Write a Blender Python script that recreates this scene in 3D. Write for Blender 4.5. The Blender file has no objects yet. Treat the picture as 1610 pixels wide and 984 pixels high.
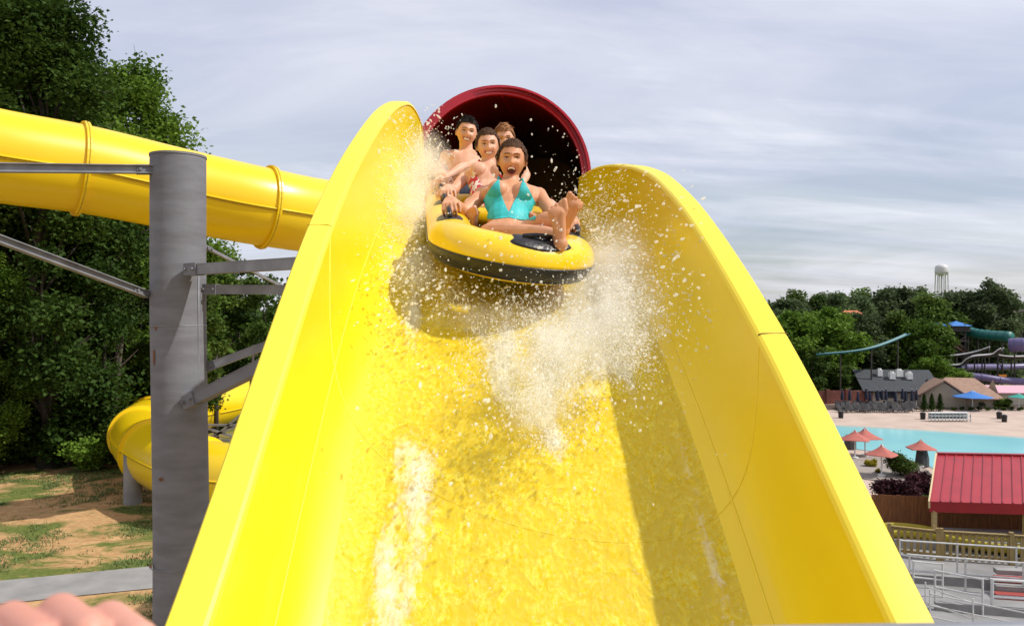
import bpy, bmesh, math, random
import numpy as np
from mathutils import Vector, Matrix, noise as mnoise
from mathutils.bvhtree import BVHTree

# ------------------------------------------------------------ camera, sky, sun, exposure
sc = bpy.context.scene
COL = sc.collection
F, CX, CY = 1226.0, 805.0, 492.0          # focal length in photo pixels, principal point
cam_d = bpy.data.cameras.new('camera')
cam = bpy.data.objects.new('camera', cam_d); COL.objects.link(cam)
cam.location = (0, 0, 0); cam.rotation_euler = (math.radians(90), 0, 0)
cam_d.sensor_width = 23.6; cam_d.lens = 23.6 * F / 1610
cam_d.clip_start = 0.05; cam_d.clip_end = 9000
cam_d.dof.use_dof = True; cam_d.dof.focus_distance = 4.7; cam_d.dof.aperture_fstop = 6.3
sc.camera = cam

SUN_DIR = Vector((0.65, -0.14, 0.75)).normalized()
world = bpy.data.worlds.new("World"); sc.world = world; world.use_nodes = True
wn, wl = world.node_tree.nodes, world.node_tree.links
wn.clear()
wout = wn.new('ShaderNodeOutputWorld'); wbg = wn.new('ShaderNodeBackground'); wbg.inputs[1].default_value = 0.1
sky = wn.new('ShaderNodeTexSky'); sky.sky_type = 'NISHITA'; sky.sun_disc = False
sky.sun_elevation = math.asin(SUN_DIR.z); sky.sun_rotation = math.atan2(SUN_DIR.x, SUN_DIR.y)
sky.air_density = 1.0; sky.dust_density = 1.5; sky.ozone_density = 1.5
tc = wn.new('ShaderNodeTexCoord'); sx = wn.new('ShaderNodeSeparateXYZ'); wl.new(tc.outputs['Generated'], sx.inputs[0])
def wmath(op, a, b=None, clamp=False):
    n = wn.new('ShaderNodeMath'); n.operation = op; n.use_clamp = clamp
    for i, v in enumerate((a, b)):
        if v is None: continue
        if isinstance(v, (int, float)): n.inputs[i].default_value = v
        else: wl.new(v, n.inputs[i])
    return n.outputs[0]
# cirrus and altostratus: noise on a plane overhead, so the streaks foreshorten to the horizon
zc = wmath('ADD', wmath('MAXIMUM', sx.outputs[2], 0.0), 0.20)
px_ = wmath('DIVIDE', sx.outputs[0], zc); py_ = wmath('DIVIDE', sx.outputs[1], zc)
cxyz = wn.new('ShaderNodeCombineXYZ'); wl.new(px_, cxyz.inputs[0]); wl.new(py_, cxyz.inputs[1])
def cloud_noise(scale, detail, sx_, sy_, rot, dist, lo, hi):
    mp = wn.new('ShaderNodeMapping'); mp.inputs['Scale'].default_value = (sx_, sy_, 1); mp.inputs['Rotation'].default_value = (0, 0, rot)
    wl.new(cxyz.outputs[0], mp.inputs[0])
    nz = wn.new('ShaderNodeTexNoise'); nz.inputs['Scale'].default_value = scale; nz.inputs['Detail'].default_value = detail
    nz.inputs['Roughness'].default_value = 0.58; nz.inputs['Distortion'].default_value = dist
    wl.new(mp.outputs[0], nz.inputs[0])
    mr = wn.new('ShaderNodeMapRange'); mr.inputs[1].default_value = lo; mr.inputs[2].default_value = hi
    wl.new(nz.outputs[0], mr.inputs[0]); return mr.outputs[0]
veil = cloud_noise(0.8, 6, 0.6, 1.1, 0.3, 0.6, 0.30, 0.62)
streak = cloud_noise(1.5, 8, 0.5, 2.2, 0.18, 0.9, 0.34, 0.80)
cover = wmath('ADD', wmath('MULTIPLY', veil, 0.62), wmath('MULTIPLY', streak, 0.38), True)
high = wn.new('ShaderNodeMapRange'); high.inputs[1].default_value = 0.0; high.inputs[2].default_value = 0.30
high.inputs[3].default_value = 0.10; high.inputs[4].default_value = 0.72
wl.new(sx.outputs[2], high.inputs[0])
cover = wmath('MAXIMUM', cover, high.outputs[0], True)
shade = cloud_noise(1.1, 8, 0.5, 1.3, 0.35, 0.8, 0.36, 0.66)
cc = wn.new('ShaderNodeMix'); cc.data_type = 'RGBA'
cc.inputs[6].default_value = (7.0, 7.3, 8.9, 1); cc.inputs[7].default_value = (10.0, 10.0, 10.8, 1); wl.new(shade, cc.inputs[0])
mx = wn.new('ShaderNodeMix'); mx.data_type = 'RGBA'
wl.new(cover, mx.inputs[0]); wl.new(sky.outputs[0], mx.inputs[6]); wl.new(cc.outputs[2], mx.inputs[7])
wl.new(mx.outputs[2], wbg.inputs[0]); wl.new(wbg.outputs[0], wout.inputs[0])

sun_d = bpy.data.lights.new('sun', 'SUN'); sun_d.energy = 4.1; sun_d.angle = math.radians(0.6); sun_d.color = (1.0, 0.96, 0.90)
sun = bpy.data.objects.new('sun', sun_d); COL.objects.link(sun)
sun.rotation_euler = SUN_DIR.to_track_quat('Z', 'Y').to_euler()
sc.view_settings.view_transform = 'Standard'; sc.view_settings.look = 'None'
sc.view_settings.exposure = 0.05; sc.view_settings.gamma = 1.0; sc.view_settings.use_curve_mapping = False
sc.cycles.use_denoising = True
try:
    sc.cycles.denoiser = 'OPENIMAGEDENOISE'; sc.cycles.denoising_prefilter = 'ACCURATE'
except Exception: pass
sc.cycles.max_bounces = 7; sc.cycles.transparent_max_bounces = 24
sc.cycles.caustics_reflective = False; sc.cycles.caustics_refractive = False
sc.cycles.sample_clamp_indirect = 6.0

# ------------------------------------------------------------ helpers
RND = random.Random(7)
def P(px, py, d): return Vector(((px - CX) / F * d, d, (CY - py) / F * d))
def G(px, py, z):
    d = -z * F / (py - CY); return Vector(((px - CX) / F * d, d, z))
def GD(px, d, z): return Vector(((px - CX) / F * d, d, z))
def smooth(a, b, t):
    t = min(1, max(0, (t - a) / (b - a))); return t * t * (3 - 2 * t)
def interp(tab, t):
    """Catmull-Rom style cubic through a table [(t, v)...]."""
    n = len(tab)
    if t <= tab[0][0]:
        (a, va), (b, vb) = tab[0], tab[1]; return va + (vb - va) / (b - a) * (t - a)
    if t >= tab[-1][0]:
        (a, va), (b, vb) = tab[-2], tab[-1]; return vb + (vb - va) / (b - a) * (t - b)
    i = max(k for k in range(n - 1) if tab[k][0] <= t)
    def m(k):
        if k == 0: return (tab[1][1] - tab[0][1]) / (tab[1][0] - tab[0][0])
        if k == n - 1: return (tab[-1][1] - tab[-2][1]) / (tab[-1][0] - tab[-2][0])
        return (tab[k + 1][1] - tab[k - 1][1]) / (tab[k + 1][0] - tab[k - 1][0])
    h = tab[i + 1][0] - tab[i][0]; s = (t - tab[i][0]) / h
    return ((2*s**3 - 3*s*s + 1) * tab[i][1] + (s**3 - 2*s*s + s) * h * m(i)
            + (-2*s**3 + 3*s*s) * tab[i + 1][1] + (s**3 - s*s) * h * m(i + 1))
def spline(pts, n):
    pts = [Vector(p) for p in pts]
    tabs = [[(k, p[i]) for k, p in enumerate(pts)] for i in range(3)]
    return [Vector([interp(tb, (len(pts) - 1) * j / n) for tb in tabs]) for j in range(n + 1)]

class MB:
    def __init__(s): s.v = []; s.f = []; s.m = []
    def add(s, verts, faces, mi=0):
        o = len(s.v); s.v += [tuple(p) for p in verts]
        s.f += [tuple(o + i for i in f) for f in faces]; s.m += [mi] * len(faces); return s
    def box(s, c, size, rz=0, mi=0, M=None):
        hx, hy, hz = size[0] / 2, size[1] / 2, size[2] / 2
        R = M or Matrix.Rotation(rz, 3, 'Z'); c = Vector(c)
        vs = [c + R @ Vector((a * hx, b * hy, e * hz)) for a in (-1, 1) for b in (-1, 1) for e in (-1, 1)]
        return s.add(vs, [(0, 1, 3, 2), (4, 6, 7, 5), (0, 4, 5, 1), (2, 3, 7, 6), (0, 2, 6, 4), (1, 5, 7, 3)], mi)
    def beam(s, p0, p1, w, h, mi=0):
        p0, p1 = Vector(p0), Vector(p1); d = p1 - p0; z = d.normalized()
        up = Vector((0, 0, 1)) if abs(z.z) < 0.95 else Vector((0, 1, 0))
        x = z.cross(up).normalized(); y = x.cross(z)
        M = Matrix((x, z, y)).transposed()
        return s.box((p0 + p1) / 2, (w, d.length, h), M=M, mi=mi)
    def tube(s, path, r, seg=12, caps=True, mi=0, closed=False, squash=None):
        path = [Vector(p) for p in path]; n = len(path)
        rs = r if isinstance(r, (list, tuple)) else [r] * n
        up = None; vs = []
        for i, p in enumerate(path):
            if closed: t = path[(i + 1) % n] - path[i - 1]
            else: t = path[min(n - 1, i + 1)] - path[max(0, i - 1)]
            t.normalize()
            if up is None:
                up = Vector((0, 0, 1)) if abs(t.z) < 0.9 else Vector((1, 0, 0))
            up = (up - t * up.dot(t)).normalized(); b = t.cross(up)
            for k in range(seg):
                a = 2 * math.pi * k / seg
                q = squash or (1, 1)
                vs.append(p + (b * math.cos(a) * q[0] + up * math.sin(a) * q[1]) * rs[i])
        fs = []
        for i in range(n if closed else n - 1):
            j = (i + 1) % n
            for k in range(seg):
                k2 = (k + 1) % seg; fs.append((i * seg + k, i * seg + k2, j * seg + k2, j * seg + k))
        if caps and not closed:
            fs.append(tuple(range(seg))[::-1]); fs.append(tuple((n - 1) * seg + k for k in range(seg)))
        return s.add(vs, fs, mi)
    def ell(s, c, ax, seg=16, rings=10, mi=0):
        """ellipsoid; ax = three semi-axis vectors or three radii"""
        c = Vector(c)
        if not isinstance(ax[0], Vector): ax = (Vector((ax[0], 0, 0)), Vector((0, ax[1], 0)), Vector((0, 0, ax[2])))
        vs = [c - ax[2]]
        for i in range(1, rings):
            ph = -math.pi / 2 + math.pi * i / rings
            for k in range(seg):
                a = 2 * math.pi * k / seg
                vs.append(c + ax[0] * (math.cos(ph) * math.cos(a)) + ax[1] * (math.cos(ph) * math.sin(a)) + ax[2] * math.sin(ph))
        vs.append(c + ax[2]); N = len(vs) - 1; fs = []
        for k in range(seg):
            k2 = (k + 1) % seg
            fs.append((0, 1 + k2, 1 + k)); fs.append((N, N - seg + k, N - seg + k2))
            for i in range(rings - 2):
                a = 1 + i * seg; fs.append((a + k, a + k2, a + seg + k2, a + seg + k))
        return s.add(vs, fs, mi)
    def cone(s, p0, r0, p1, r1, seg=14):
        """tapered capsule"""
        p0, p1 = Vector(p0), Vector(p1); d = p1 - p0
        if d.length < 1e-5: return s.ell(p0, (r0, r0, r0))
        d.normalize(); pts = []; rr = []
        for i in range(5):
            a = math.pi / 2 * i / 4 ; pts.append(p0 - d * r0 * math.cos(a)); rr.append(max(1e-4, r0 * math.sin(a)))
        for i in range(5):
            a = math.pi / 2 * i / 4; pts.append(p1 + d * r1 * math.sin(a)); rr.append(max(1e-4, r1 * math.cos(a)))
        return s.tube(pts, rr, seg)
    def grid(s, fn, nu, nv, mi=0):
        vs = [fn(i / nu, j / nv) for i in range(nu + 1) for j in range(nv + 1)]
        fs = [(i * (nv + 1) + j, (i + 1) * (nv + 1) + j, (i + 1) * (nv + 1) + j + 1, i * (nv + 1) + j + 1) for i in range(nu) for j in range(nv)]
        return s.add(vs, fs, mi)
    def mesh(s, name, mats, smooth_=False, offset=None):
        me = bpy.data.meshes.new(name)
        vs = s.v if offset is None else [(a - offset[0], b - offset[1], c - offset[2]) for a, b, c in s.v]
        me.from_pydata(vs, [], s.f)
        for m in (mats if isinstance(mats, (list, tuple)) else [mats]): me.materials.append(m)
        if any(s.m): me.polygons.foreach_set('material_index', s.m)
        if smooth_: me.polygons.foreach_set('use_smooth', [True] * len(me.polygons))
        me.update(); return me
    def build(s, name, mats, parent=None, smooth_=False, sharp=None):
        me = s.mesh(name, mats, smooth_)
        bm = bmesh.new(); bm.from_mesh(me); bmesh.ops.recalc_face_normals(bm, faces=bm.faces); bm.to_mesh(me); bm.free()
        o = bpy.data.objects.new(name, me); COL.objects.link(o)
        if sharp is not None and smooth_:
            try: me.set_sharp_from_angle(angle=math.radians(sharp))
            except Exception: pass
        if parent is not None: attach(o, parent)
        return o
def attach(o, parent):
    o.parent = parent
    o.matrix_parent_inverse = Matrix.Translation(-parent.location) if parent.parent is None else Matrix.Identity(4)
def tag(o, label=None, cat=None, group=None, kind=None):
    if label: o['label'] = label
    if cat: o['category'] = cat
    if group: o['group'] = group
    if kind: o['kind'] = kind
    return o
def root(name, loc, label, cat, group=None):
    o = bpy.data.objects.new(name, None); COL.objects.link(o); o.location = Vector(loc); o.empty_display_size = 0.3
    return tag(o, label, cat, group)
def copy_tree(o, loc, rz=0, label=None, scale=None):
    def rec(src, par):
        c = src.copy(); COL.objects.link(c)
        if par is not None: c.parent = par
        for ch in list(src.children): rec(ch, c)
        return c
    r = rec(o, None); r.location = loc; r.rotation_euler = (0, 0, rz)
    if label: r['label'] = label
    if scale: r.scale = scale if isinstance(scale, tuple) else (scale,) * 3
    return r
def unlink_tree(o):
    for ch in list(o.children): unlink_tree(ch)
    bpy.data.objects.remove(o)

# ------------------------------------------------------------ materials
def mat(name, col, rough=0.5, spec=0.5, metal=0.0, var=0.0, scale=4.0, col2=None, bump=0.0, bscale=20.0, coat=0.0,
        sss=0.0, detail=5, lo=0.35, hi=0.65, stretch=None, trans=0.0, distort=0.0, space='Object', roughvar=0.0):
    m = bpy.data.materials.new(name); m.use_nodes = True; n, l = m.node_tree.nodes, m.node_tree.links
    b = n['Principled BSDF']; b.inputs['Base Color'].default_value = (*col, 1); b.inputs['Roughness'].default_value = rough
    b.inputs['Specular IOR Level'].default_value = spec; b.inputs['Metallic'].default_value = metal
    if coat: b.inputs['Coat Weight'].default_value = coat; b.inputs['Coat Roughness'].default_value = 0.08
    if sss: b.inputs['Subsurface Weight'].default_value = sss; b.inputs['Subsurface Scale'].default_value = 0.02; b.inputs['Subsurface Radius'].default_value = (1, .4, .25)
    t = n.new('ShaderNodeTexCoord'); mp = n.new('ShaderNodeMapping'); l.new(t.outputs[space], mp.inputs[0])
    if stretch: mp.inputs['Scale'].default_value = stretch
    if var or col2:
        c2 = col2 or tuple(c * (1 - var) for c in col)
        nz = n.new('ShaderNodeTexNoise'); nz.inputs['Scale'].default_value = scale; nz.inputs['Detail'].default_value = detail
        nz.inputs['Distortion'].default_value = distort
        l.new(mp.outputs[0], nz.inputs[0])
        mr = n.new('ShaderNodeMapRange'); mr.inputs[1].default_value = lo; mr.inputs[2].default_value = hi; l.new(nz.outputs[0], mr.inputs[0])
        x = n.new('ShaderNodeMix'); x.data_type = 'RGBA'; x.inputs[6].default_value = (*col, 1); x.inputs[7].default_value = (*c2, 1)
        l.new(mr.outputs[0], x.inputs[0]); l.new(x.outputs[2], b.inputs['Base Color'])
        if roughvar:
            mr2 = n.new('ShaderNodeMapRange'); mr2.inputs[3].default_value = rough; mr2.inputs[4].default_value = rough + roughvar
            l.new(nz.outputs[0], mr2.inputs[0]); l.new(mr2.outputs[0], b.inputs['Roughness'])
    if bump:
        nb = n.new('ShaderNodeTexNoise'); nb.inputs['Scale'].default_value = bscale; nb.inputs['Detail'].default_value = 6
        l.new(mp.outputs[0], nb.inputs[0])
        bp = n.new('ShaderNodeBump'); bp.inputs['Strength'].default_value = bump; bp.inputs['Distance'].default_value = 0.02
        l.new(nb.outputs[0], bp.inputs['Height']); l.new(bp.outputs[0], b.inputs['Normal'])
    return m
def leaf_mat(name, c1, c2, trans=0.35, per_obj=0.25):
    m = bpy.data.materials.new(name); m.use_nodes = True; n, l = m.node_tree.nodes, m.node_tree.links; n.clear()
    out = n.new('ShaderNodeOutputMaterial'); at = n.new('ShaderNodeAttribute'); at.attribute_name = 'tint'
    x = n.new('ShaderNodeMix'); x.data_type = 'RGBA'; x.inputs[6].default_value = (*c1, 1); x.inputs[7].default_value = (*c2, 1)
    l.new(at.outputs['Fac'], x.inputs[0])
    oi = n.new('ShaderNodeObjectInfo'); mr = n.new('ShaderNodeMapRange'); mr.inputs[3].default_value = 1 - per_obj; mr.inputs[4].default_value = 1 + per_obj
    l.new(oi.outputs['Random'], mr.inputs[0])
    vm = n.new('ShaderNodeVectorMath'); vm.operation = 'SCALE'; l.new(x.outputs[2], vm.inputs[0]); l.new(mr.outputs[0], vm.inputs['Scale'])
    d = n.new('ShaderNodeBsdfPrincipled'); d.inputs['Roughness'].default_value = 0.6; d.inputs['Specular IOR Level'].default_value = 0.1
    l.new(vm.outputs[0], d.inputs['Base Color'])
    tr = n.new('ShaderNodeBsdfTranslucent'); l.new(vm.outputs[0], tr.inputs[0])
    ms = n.new('ShaderNodeMixShader'); ms.inputs[0].default_value = trans; l.new(d.outputs[0], ms.inputs[1]); l.new(tr.outputs[0], ms.inputs[2])
    l.new(ms.outputs[0], out.inputs[0]); return m

YEL = mat('yellow_gelcoat', (0.85, 0.635, 0.002), rough=0.30, col2=(0.79, 0.575, 0.002), scale=1.6, detail=9, stretch=(3, .7, .7), roughvar=.18, coat=0.3, bump=0.22, bscale=2.4)
YELF = mat('yellow_flange', (0.90, 0.71, 0.045), rough=0.45, col2=(0.86, 0.66, 0.035), scale=1.5, bump=0.05, bscale=9.0)
YTUBE = mat('yellow_tube', (0.86, 0.60, 0.003), rough=0.32, col2=(0.82, 0.54, 0.003), scale=.5, coat=0.12)
SEAM = mat('seam_caulk', (0.55, 0.38, 0.01), rough=0.7, var=.3, scale=12)
RED = mat('red_gelcoat', (0.52, 0.010, 0.028), rough=0.3, coat=0.3, var=.25, scale=1.5)
RED_SHADED = mat('red_inner_shaded', (0.16, 0.006, 0.012), rough=0.35, var=.3, scale=2.0)  # the shell's red darkened: tunnel shade put into the colour
GALV = mat('galvanised_steel', (0.19, 0.197, 0.222), rough=0.6, metal=0.0, col2=(0.145, 0.147, 0.162), scale=2.0, detail=10, stretch=(1.2, 1.2, 5), bump=.1, bscale=10, roughvar=.2)
GALV2 = mat('galvanised_beam', (0.30, 0.31, 0.34), rough=0.55, metal=0.2, var=.35, scale=5, detail=8)
RUST = mat('rust', (0.24, 0.10, 0.05), rough=0.9, var=.5, scale=12)
BLACK = mat('black_rubber', (0.012, 0.012, 0.014), rough=0.38, var=.4, scale=30, bump=.15, bscale=50)
RAFTY = mat('raft_yellow', (0.88, 0.60, 0.004), rough=0.28, coat=0.3, col2=(0.84, 0.54, 0.004), scale=5, bump=.06, bscale=8)
WHITE = mat('white_paint', (0.75, 0.75, 0.73), rough=0.5, var=.15, scale=6)
RAIL = mat('railing_white', (0.62, 0.62, 0.60), rough=0.4, var=.2, scale=6)
CONC = mat('concrete', (0.30, 0.29, 0.275), rough=0.85, col2=(0.22, 0.215, 0.205), scale=1.5, detail=9, bump=.15)
WOOD = mat('fence_wood', (0.36, 0.26, 0.10), rough=0.8, var=.35, scale=3, stretch=(8, 8, 1))
BWOOD = mat('brown_wood', (0.30, 0.115, 0.035), rough=0.75, var=.45, scale=2.5, stretch=(10, 10, .7), detail=8)
DWOOD = mat('dark_timber', (0.055, 0.045, 0.038), rough=0.85, var=.4, scale=2)
BARK = mat('bark', (0.075, 0.058, 0.045), rough=0.9, var=.5, scale=3, stretch=(4, 4, .6), bump=.4)
LEAF = leaf_mat('leaf_green', (0.032, 0.068, 0.012), (0.125, 0.185, 0.034))
LEAFL = leaf_mat('leaf_light', (0.06, 0.125, 0.014), (0.15, 0.24, 0.03))
LEAFD = leaf_mat('leaf_dark', (0.022, 0.052, 0.010), (0.070, 0.120, 0.020))
LEAFF = leaf_mat('leaf_far', (0.072, 0.108, 0.045), (0.140, 0.185, 0.075))
PURP = leaf_mat('leaf_purple', (0.030, 0.010, 0.014), (0.075, 0.024, 0.030), .2)
YLEAF = leaf_mat('leaf_yellow', (0.25, 0.22, 0.02), (0.42, 0.34, 0.03), .3)

# ------------------------------------------------------------ terrain and ground surfaces
def tz(x, y):
    right = -9.0 - 5.0 * smooth(35.5, 50, y)
    left = -6.0 - 6.0 * smooth(70, 220, y)
    if x < -5: left += 0.25 * math.sin(x * .31 + y * .23) * smooth(22, 26, y) * 0.6
    s = smooth(-3, 6.5, x)
    return left * (1 - s) + right * s
def spaced(lo, hi, near, growth):
    out = [0.0]; st = near
    while out[-1] < hi: out.append(out[-1] + st); st *= growth
    neg = [0.0]; st = near
    while neg[-1] > lo: neg.append(neg[-1] - st); st *= growth
    return sorted(set(neg[1:] + out))
def ground_material():
    m = bpy.data.materials.new('ground_soil_grass'); m.use_nodes = True; n, l = m.node_tree.nodes, m.node_tree.links
    b = n['Principled BSDF']; b.inputs['Roughness'].default_value = .95; b.inputs['Specular IOR Level'].default_value = .1
    g = n.new('ShaderNodeNewGeometry')
    def nz(scale, det, st=(1, 1, 1), rot=0, dist=0.0):
        mp = n.new('ShaderNodeMapping'); mp.inputs['Scale'].default_value = st; mp.inputs['Rotation'].default_value = (0, 0, rot); l.new(g.outputs['Position'], mp.inputs[0])
        t = n.new('ShaderNodeTexNoise'); t.inputs['Scale'].default_value = scale; t.inputs['Detail'].default_value = det; t.inputs['Distortion'].default_value = dist
        t.inputs['Roughness'].default_value = .65
        l.new(mp.outputs[0], t.inputs[0]); return t.outputs[0]
    def ramp(v, a, b_):
        r = n.new('ShaderNodeMapRange'); r.inputs[1].default_value = a; r.inputs[2].default_value = b_; l.new(v, r.inputs[0]); return r.outputs[0]
    def mix(f, a, b_):
        x = n.new('ShaderNodeMix'); x.data_type = 'RGBA'; l.new(f, x.inputs[0])
        for i, v in ((6, a), (7, b_)):
            if isinstance(v, tuple): x.inputs[i].default_value = (*v, 1)
            else: l.new(v, x.inputs[i])
        return x.outputs[2]
    soil = mix(ramp(nz(1.8, 8, (1, 1, 1), 0, .8), .3, .7), (0.58, 0.35, 0.165), (0.34, 0.19, 0.08))
    straw = mix(ramp(nz(6, 8, (1, 2.5, 1), .4), .5, .7), soil, (0.56, 0.42, 0.22))
    grass = mix(ramp(nz(9, 6), .35, .65), (0.085, 0.125, 0.025), (0.17, 0.18, 0.05))
    gm = ramp(nz(0.42, 8, (1, 1.6, 1), .5, .5), .475, .56)
    col = mix(gm, straw, grass)
    # far away the land is all grass
    sp = n.new('ShaderNodeSeparateXYZ'); l.new(g.outputs['Position'], sp.inputs[0])
    col = mix(ramp(sp.outputs[1], 33, 42), col, grass)
    l.new(col, b.inputs['Base Color'])
    bp = n.new('ShaderNodeBump'); bp.inputs['Strength'].default_value = .7; bp.inputs['Distance'].default_value = .12
    l.new(nz(2.2, 9, (1, 1, 1), 0, .6), bp.inputs['Height']); l.new(bp.outputs[0], b.inputs['Normal'])
    return m
xs = [v for v in spaced(-4000, 4000, 1.2, 1.09)]; ys = [v for v in spaced(-500, 4000, 1.2, 1.07)]
g = MB(); ny = len(ys)
g.add([(x, y, tz(x, y)) for x in xs for y in ys],
      [(i * ny + j, (i + 1) * ny + j, (i + 1) * ny + j + 1, i * ny + j + 1) for i in range(len(xs) - 1) for j in range(ny - 1)])
tag(g.build('ground', ground_material(), None, True), kind='structure')

def sheet(name, pts, z, m, kind='structure'):
    b = MB(); b.add([(p[0], p[1], z) for p in pts], [tuple(range(len(pts)))]); o = b.build(name, m); return tag(o, kind=kind)
# footpath at the left: a draped strip with thickness
pb = MB()
def pathpt(u, v):
    x = -24 + 21 * u; y0 = interp([(-24, 12.0), (-16, 14.3), (-11, 15.9), (-7.7, 17.0), (-3, 18.2)], x)
    y = y0 + v * 1.7
    return (x, y, tz(x, y) + 0.02)
pb.grid(pathpt, 24, 3)
pth = pb.build('footpath', CONC); tag(pth, kind='structure')
# ------------------------------------------------------------ the yellow drop slide
XL = [(-1.2, -0.80), (1.91, -0.852), (3.53, -0.916), (4.9, -0.905), (6.1, -0.90), (7.2, -0.93), (8.0, -1.02)]
XR = [(-1.2, 1.12), (1.91, 1.04), (2.8, 1.01), (3.78, 0.97), (4.66, 0.965), (6.1, 0.97), (7.0, 0.93), (8.0, 0.79)]
ZL = [(-1.2, -2.75), (0.0, -2.10), (1.91, -.766), (2.53, -.306), (3.53, .41), (4.16, .82), (4.9, 1.22), (5.5, 1.47), (6.1, 1.64), (6.7, 1.70), (7.3, 1.68), (8.0, 1.52)]
ZR = [(-1.2, -2.75), (0.0, -2.10), (1.91, -.766), (2.815, -.11), (3.78, .453), (4.66, .80), (5.4, 1.00), (6.1, 1.15), (6.8, 1.29), (7.4, 1.37), (8.0, 1.39)]
HF = [(-1.2, .62), (1.9, .62), (4, .64), (6, .74), (7, .80), (8, .86)]
FW = 0.10   # rim flange
def rims(d):
    return interp(XL, d) + FW, interp(XR, d) - FW, interp(ZL, d), interp(ZR, d)
NPROF = 64
def _prof():
    out = []; N = 800; pts = []
    p = 4.6
    for i in range(N + 1):
        t = -math.pi / 2 + math.pi * i / N
        a = math.copysign(abs(math.sin(t)) ** (2 / p), math.sin(t)) if t else 0.0
        b = 1 - abs(math.cos(t)) ** (2 / p)
        pts.append((a, b))
    L = [0]
    for i in range(N): L.append(L[-1] + math.hypot((pts[i + 1][0] - pts[i][0]) * .85, (pts[i + 1][1] - pts[i][1]) * .65))
    j = 0
    for k in range(NPROF + 1):
        s = L[-1] * k / NPROF
        while j < N - 1 and L[j + 1] < s: j += 1
        f = (s - L[j]) / max(1e-9, L[j + 1] - L[j])
        out.append((pts[j][0] + f * (pts[j + 1][0] - pts[j][0]), pts[j][1] + f * (pts[j + 1][1] - pts[j][1])))
    return out
PROF = _prof()
def prof(u):
    t = max(0, min(1, u)) * NPROF; i = min(NPROF - 1, int(t)); f = t - i
    return (PROF[i][0] * (1 - f) + PROF[i + 1][0] * f, PROF[i][1] * (1 - f) + PROF[i + 1][1] * f)
def slide_ab(a, b, d):
    xl, xr, zl, zr = rims(d); h = interp(HF, d)
    # walls lean outward a little
    a2 = a * (0.90 + 0.10 * b)
    x = (xl + xr) / 2 + a2 * (xr - xl) / 2
    zr_ = (zl + zr) / 2 + a * (zr - zl) / 2
    zf = (zl + zr) / 2 - h + a * (zr - zl) / 2 * 0.55
    return Vector((x, d, zf + b * (zr_ - zf)))
def S(u, d):
    a, b = prof(u); return slide_ab(a, b, d)
def Snrm(u, d):
    e = 0.01
    n = (S(min(1, u + e), d) - S(max(0, u - e), d)).cross(S(u, d + e) - S(u, d - e))
    n.normalize(); return n if n.z > -0.3 and (n.z > 0 or (n.x < 0) == (u > .5)) else -n
D0, D1 = -1.1, 8.0
slide = root('water_slide', (0.05, 4, -.1), 'bright yellow open water slide plunging towards the viewer under the loaded raft', 'water slide')
b = MB(); b.grid(lambda u, v: S(u, D0 + (D1 - D0) * v), 64, 150)
ch = b.build('channel', YEL, slide, True)
# back of the shell
b = MB(); b.grid(lambda u, v: S(u, D0 + (D1 - D0) * v) - Snrm(u, D0 + (D1 - D0) * v) * 0.022, 40, 110)
b.build('channel_underside', YEL, slide, True)
def flange(side):
    b = MB()
    def ring(d):
        xl, xr, zl, zr = rims(d)
        if side < 0: x, z, s = xl, zl, -1
        else: x, z, s = xr, zr, 1
        # cross-section of the rim: inner round-over, flat top, turned-down lip, underside
        pr = [(-.012, -.020), (-.006, -.004), (.004, .004), (.05, .007), (FW - .006, .006), (FW, -.002), (FW + .001, -.055), (FW - .008, -.055), (FW - .010, -.010), (.02, -.010), (-.012, -.020)]
        return [Vector((x + s * p, d, z + q)) for p, q in pr]
    n = 150; m = 11
    vs = []; fs = []
    for i in range(n + 1): vs += ring(D0 + (D1 - D0) * i / n)
    for i in range(n):
        for k in range(m - 1): fs.append((i * m + k, i * m + k + 1, (i + 1) * m + k + 1, (i + 1) * m + k))
    b.add(vs, fs); return b.build('rim_flange', YELF, slide, True, sharp=18)
flange(-1); flange(1)
def seam_path(name, pts, r, m):
    b = MB(); b.tube(pts, r, 6); return b.build(name, m, slide, True)
# cross joints: one each side through the rim, running down to the floor
def joint(dl, dr, nm='joint'):
    pts = []
    for k in range(61):
        u = k / 60; d = dl + (dr - dl) * u - (.42 * math.sin(math.pi * u))
        pts.append(S(u, d) + Snrm(u, d) * .0005)
    seam_path(nm, pts, .0020, YELF)
    for side, d in ((-1, dl), (1, dr)):
        xl, xr, zl, zr = rims(d); x, z = (xl, zl) if side < 0 else (xr, zr)
        seam_path(nm, [Vector((x + side * t, d + .02 * t, z + (.005 if t > 0 else 0))) for t in (-.004, .01, .03, .06, FW - .004, FW + .002)], .0035, RUST if side > 0 else SEAM)
joint(3.50, 2.86); joint(6.9, 6.2); joint(.6, .1)
# long moulding lines on both walls, the mark where the wall panels overlap
for side in (0, 1):
    for uu in (.155,) if side == 0 else (.80,):
        pts = [S(uu, d) + Snrm(uu, d) * .001 for d in [D0 + .1 + (6.9 - D0) * k / 90 for k in range(91)]]
        seam_path('wall_seam', pts, .0035, YELF)

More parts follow.
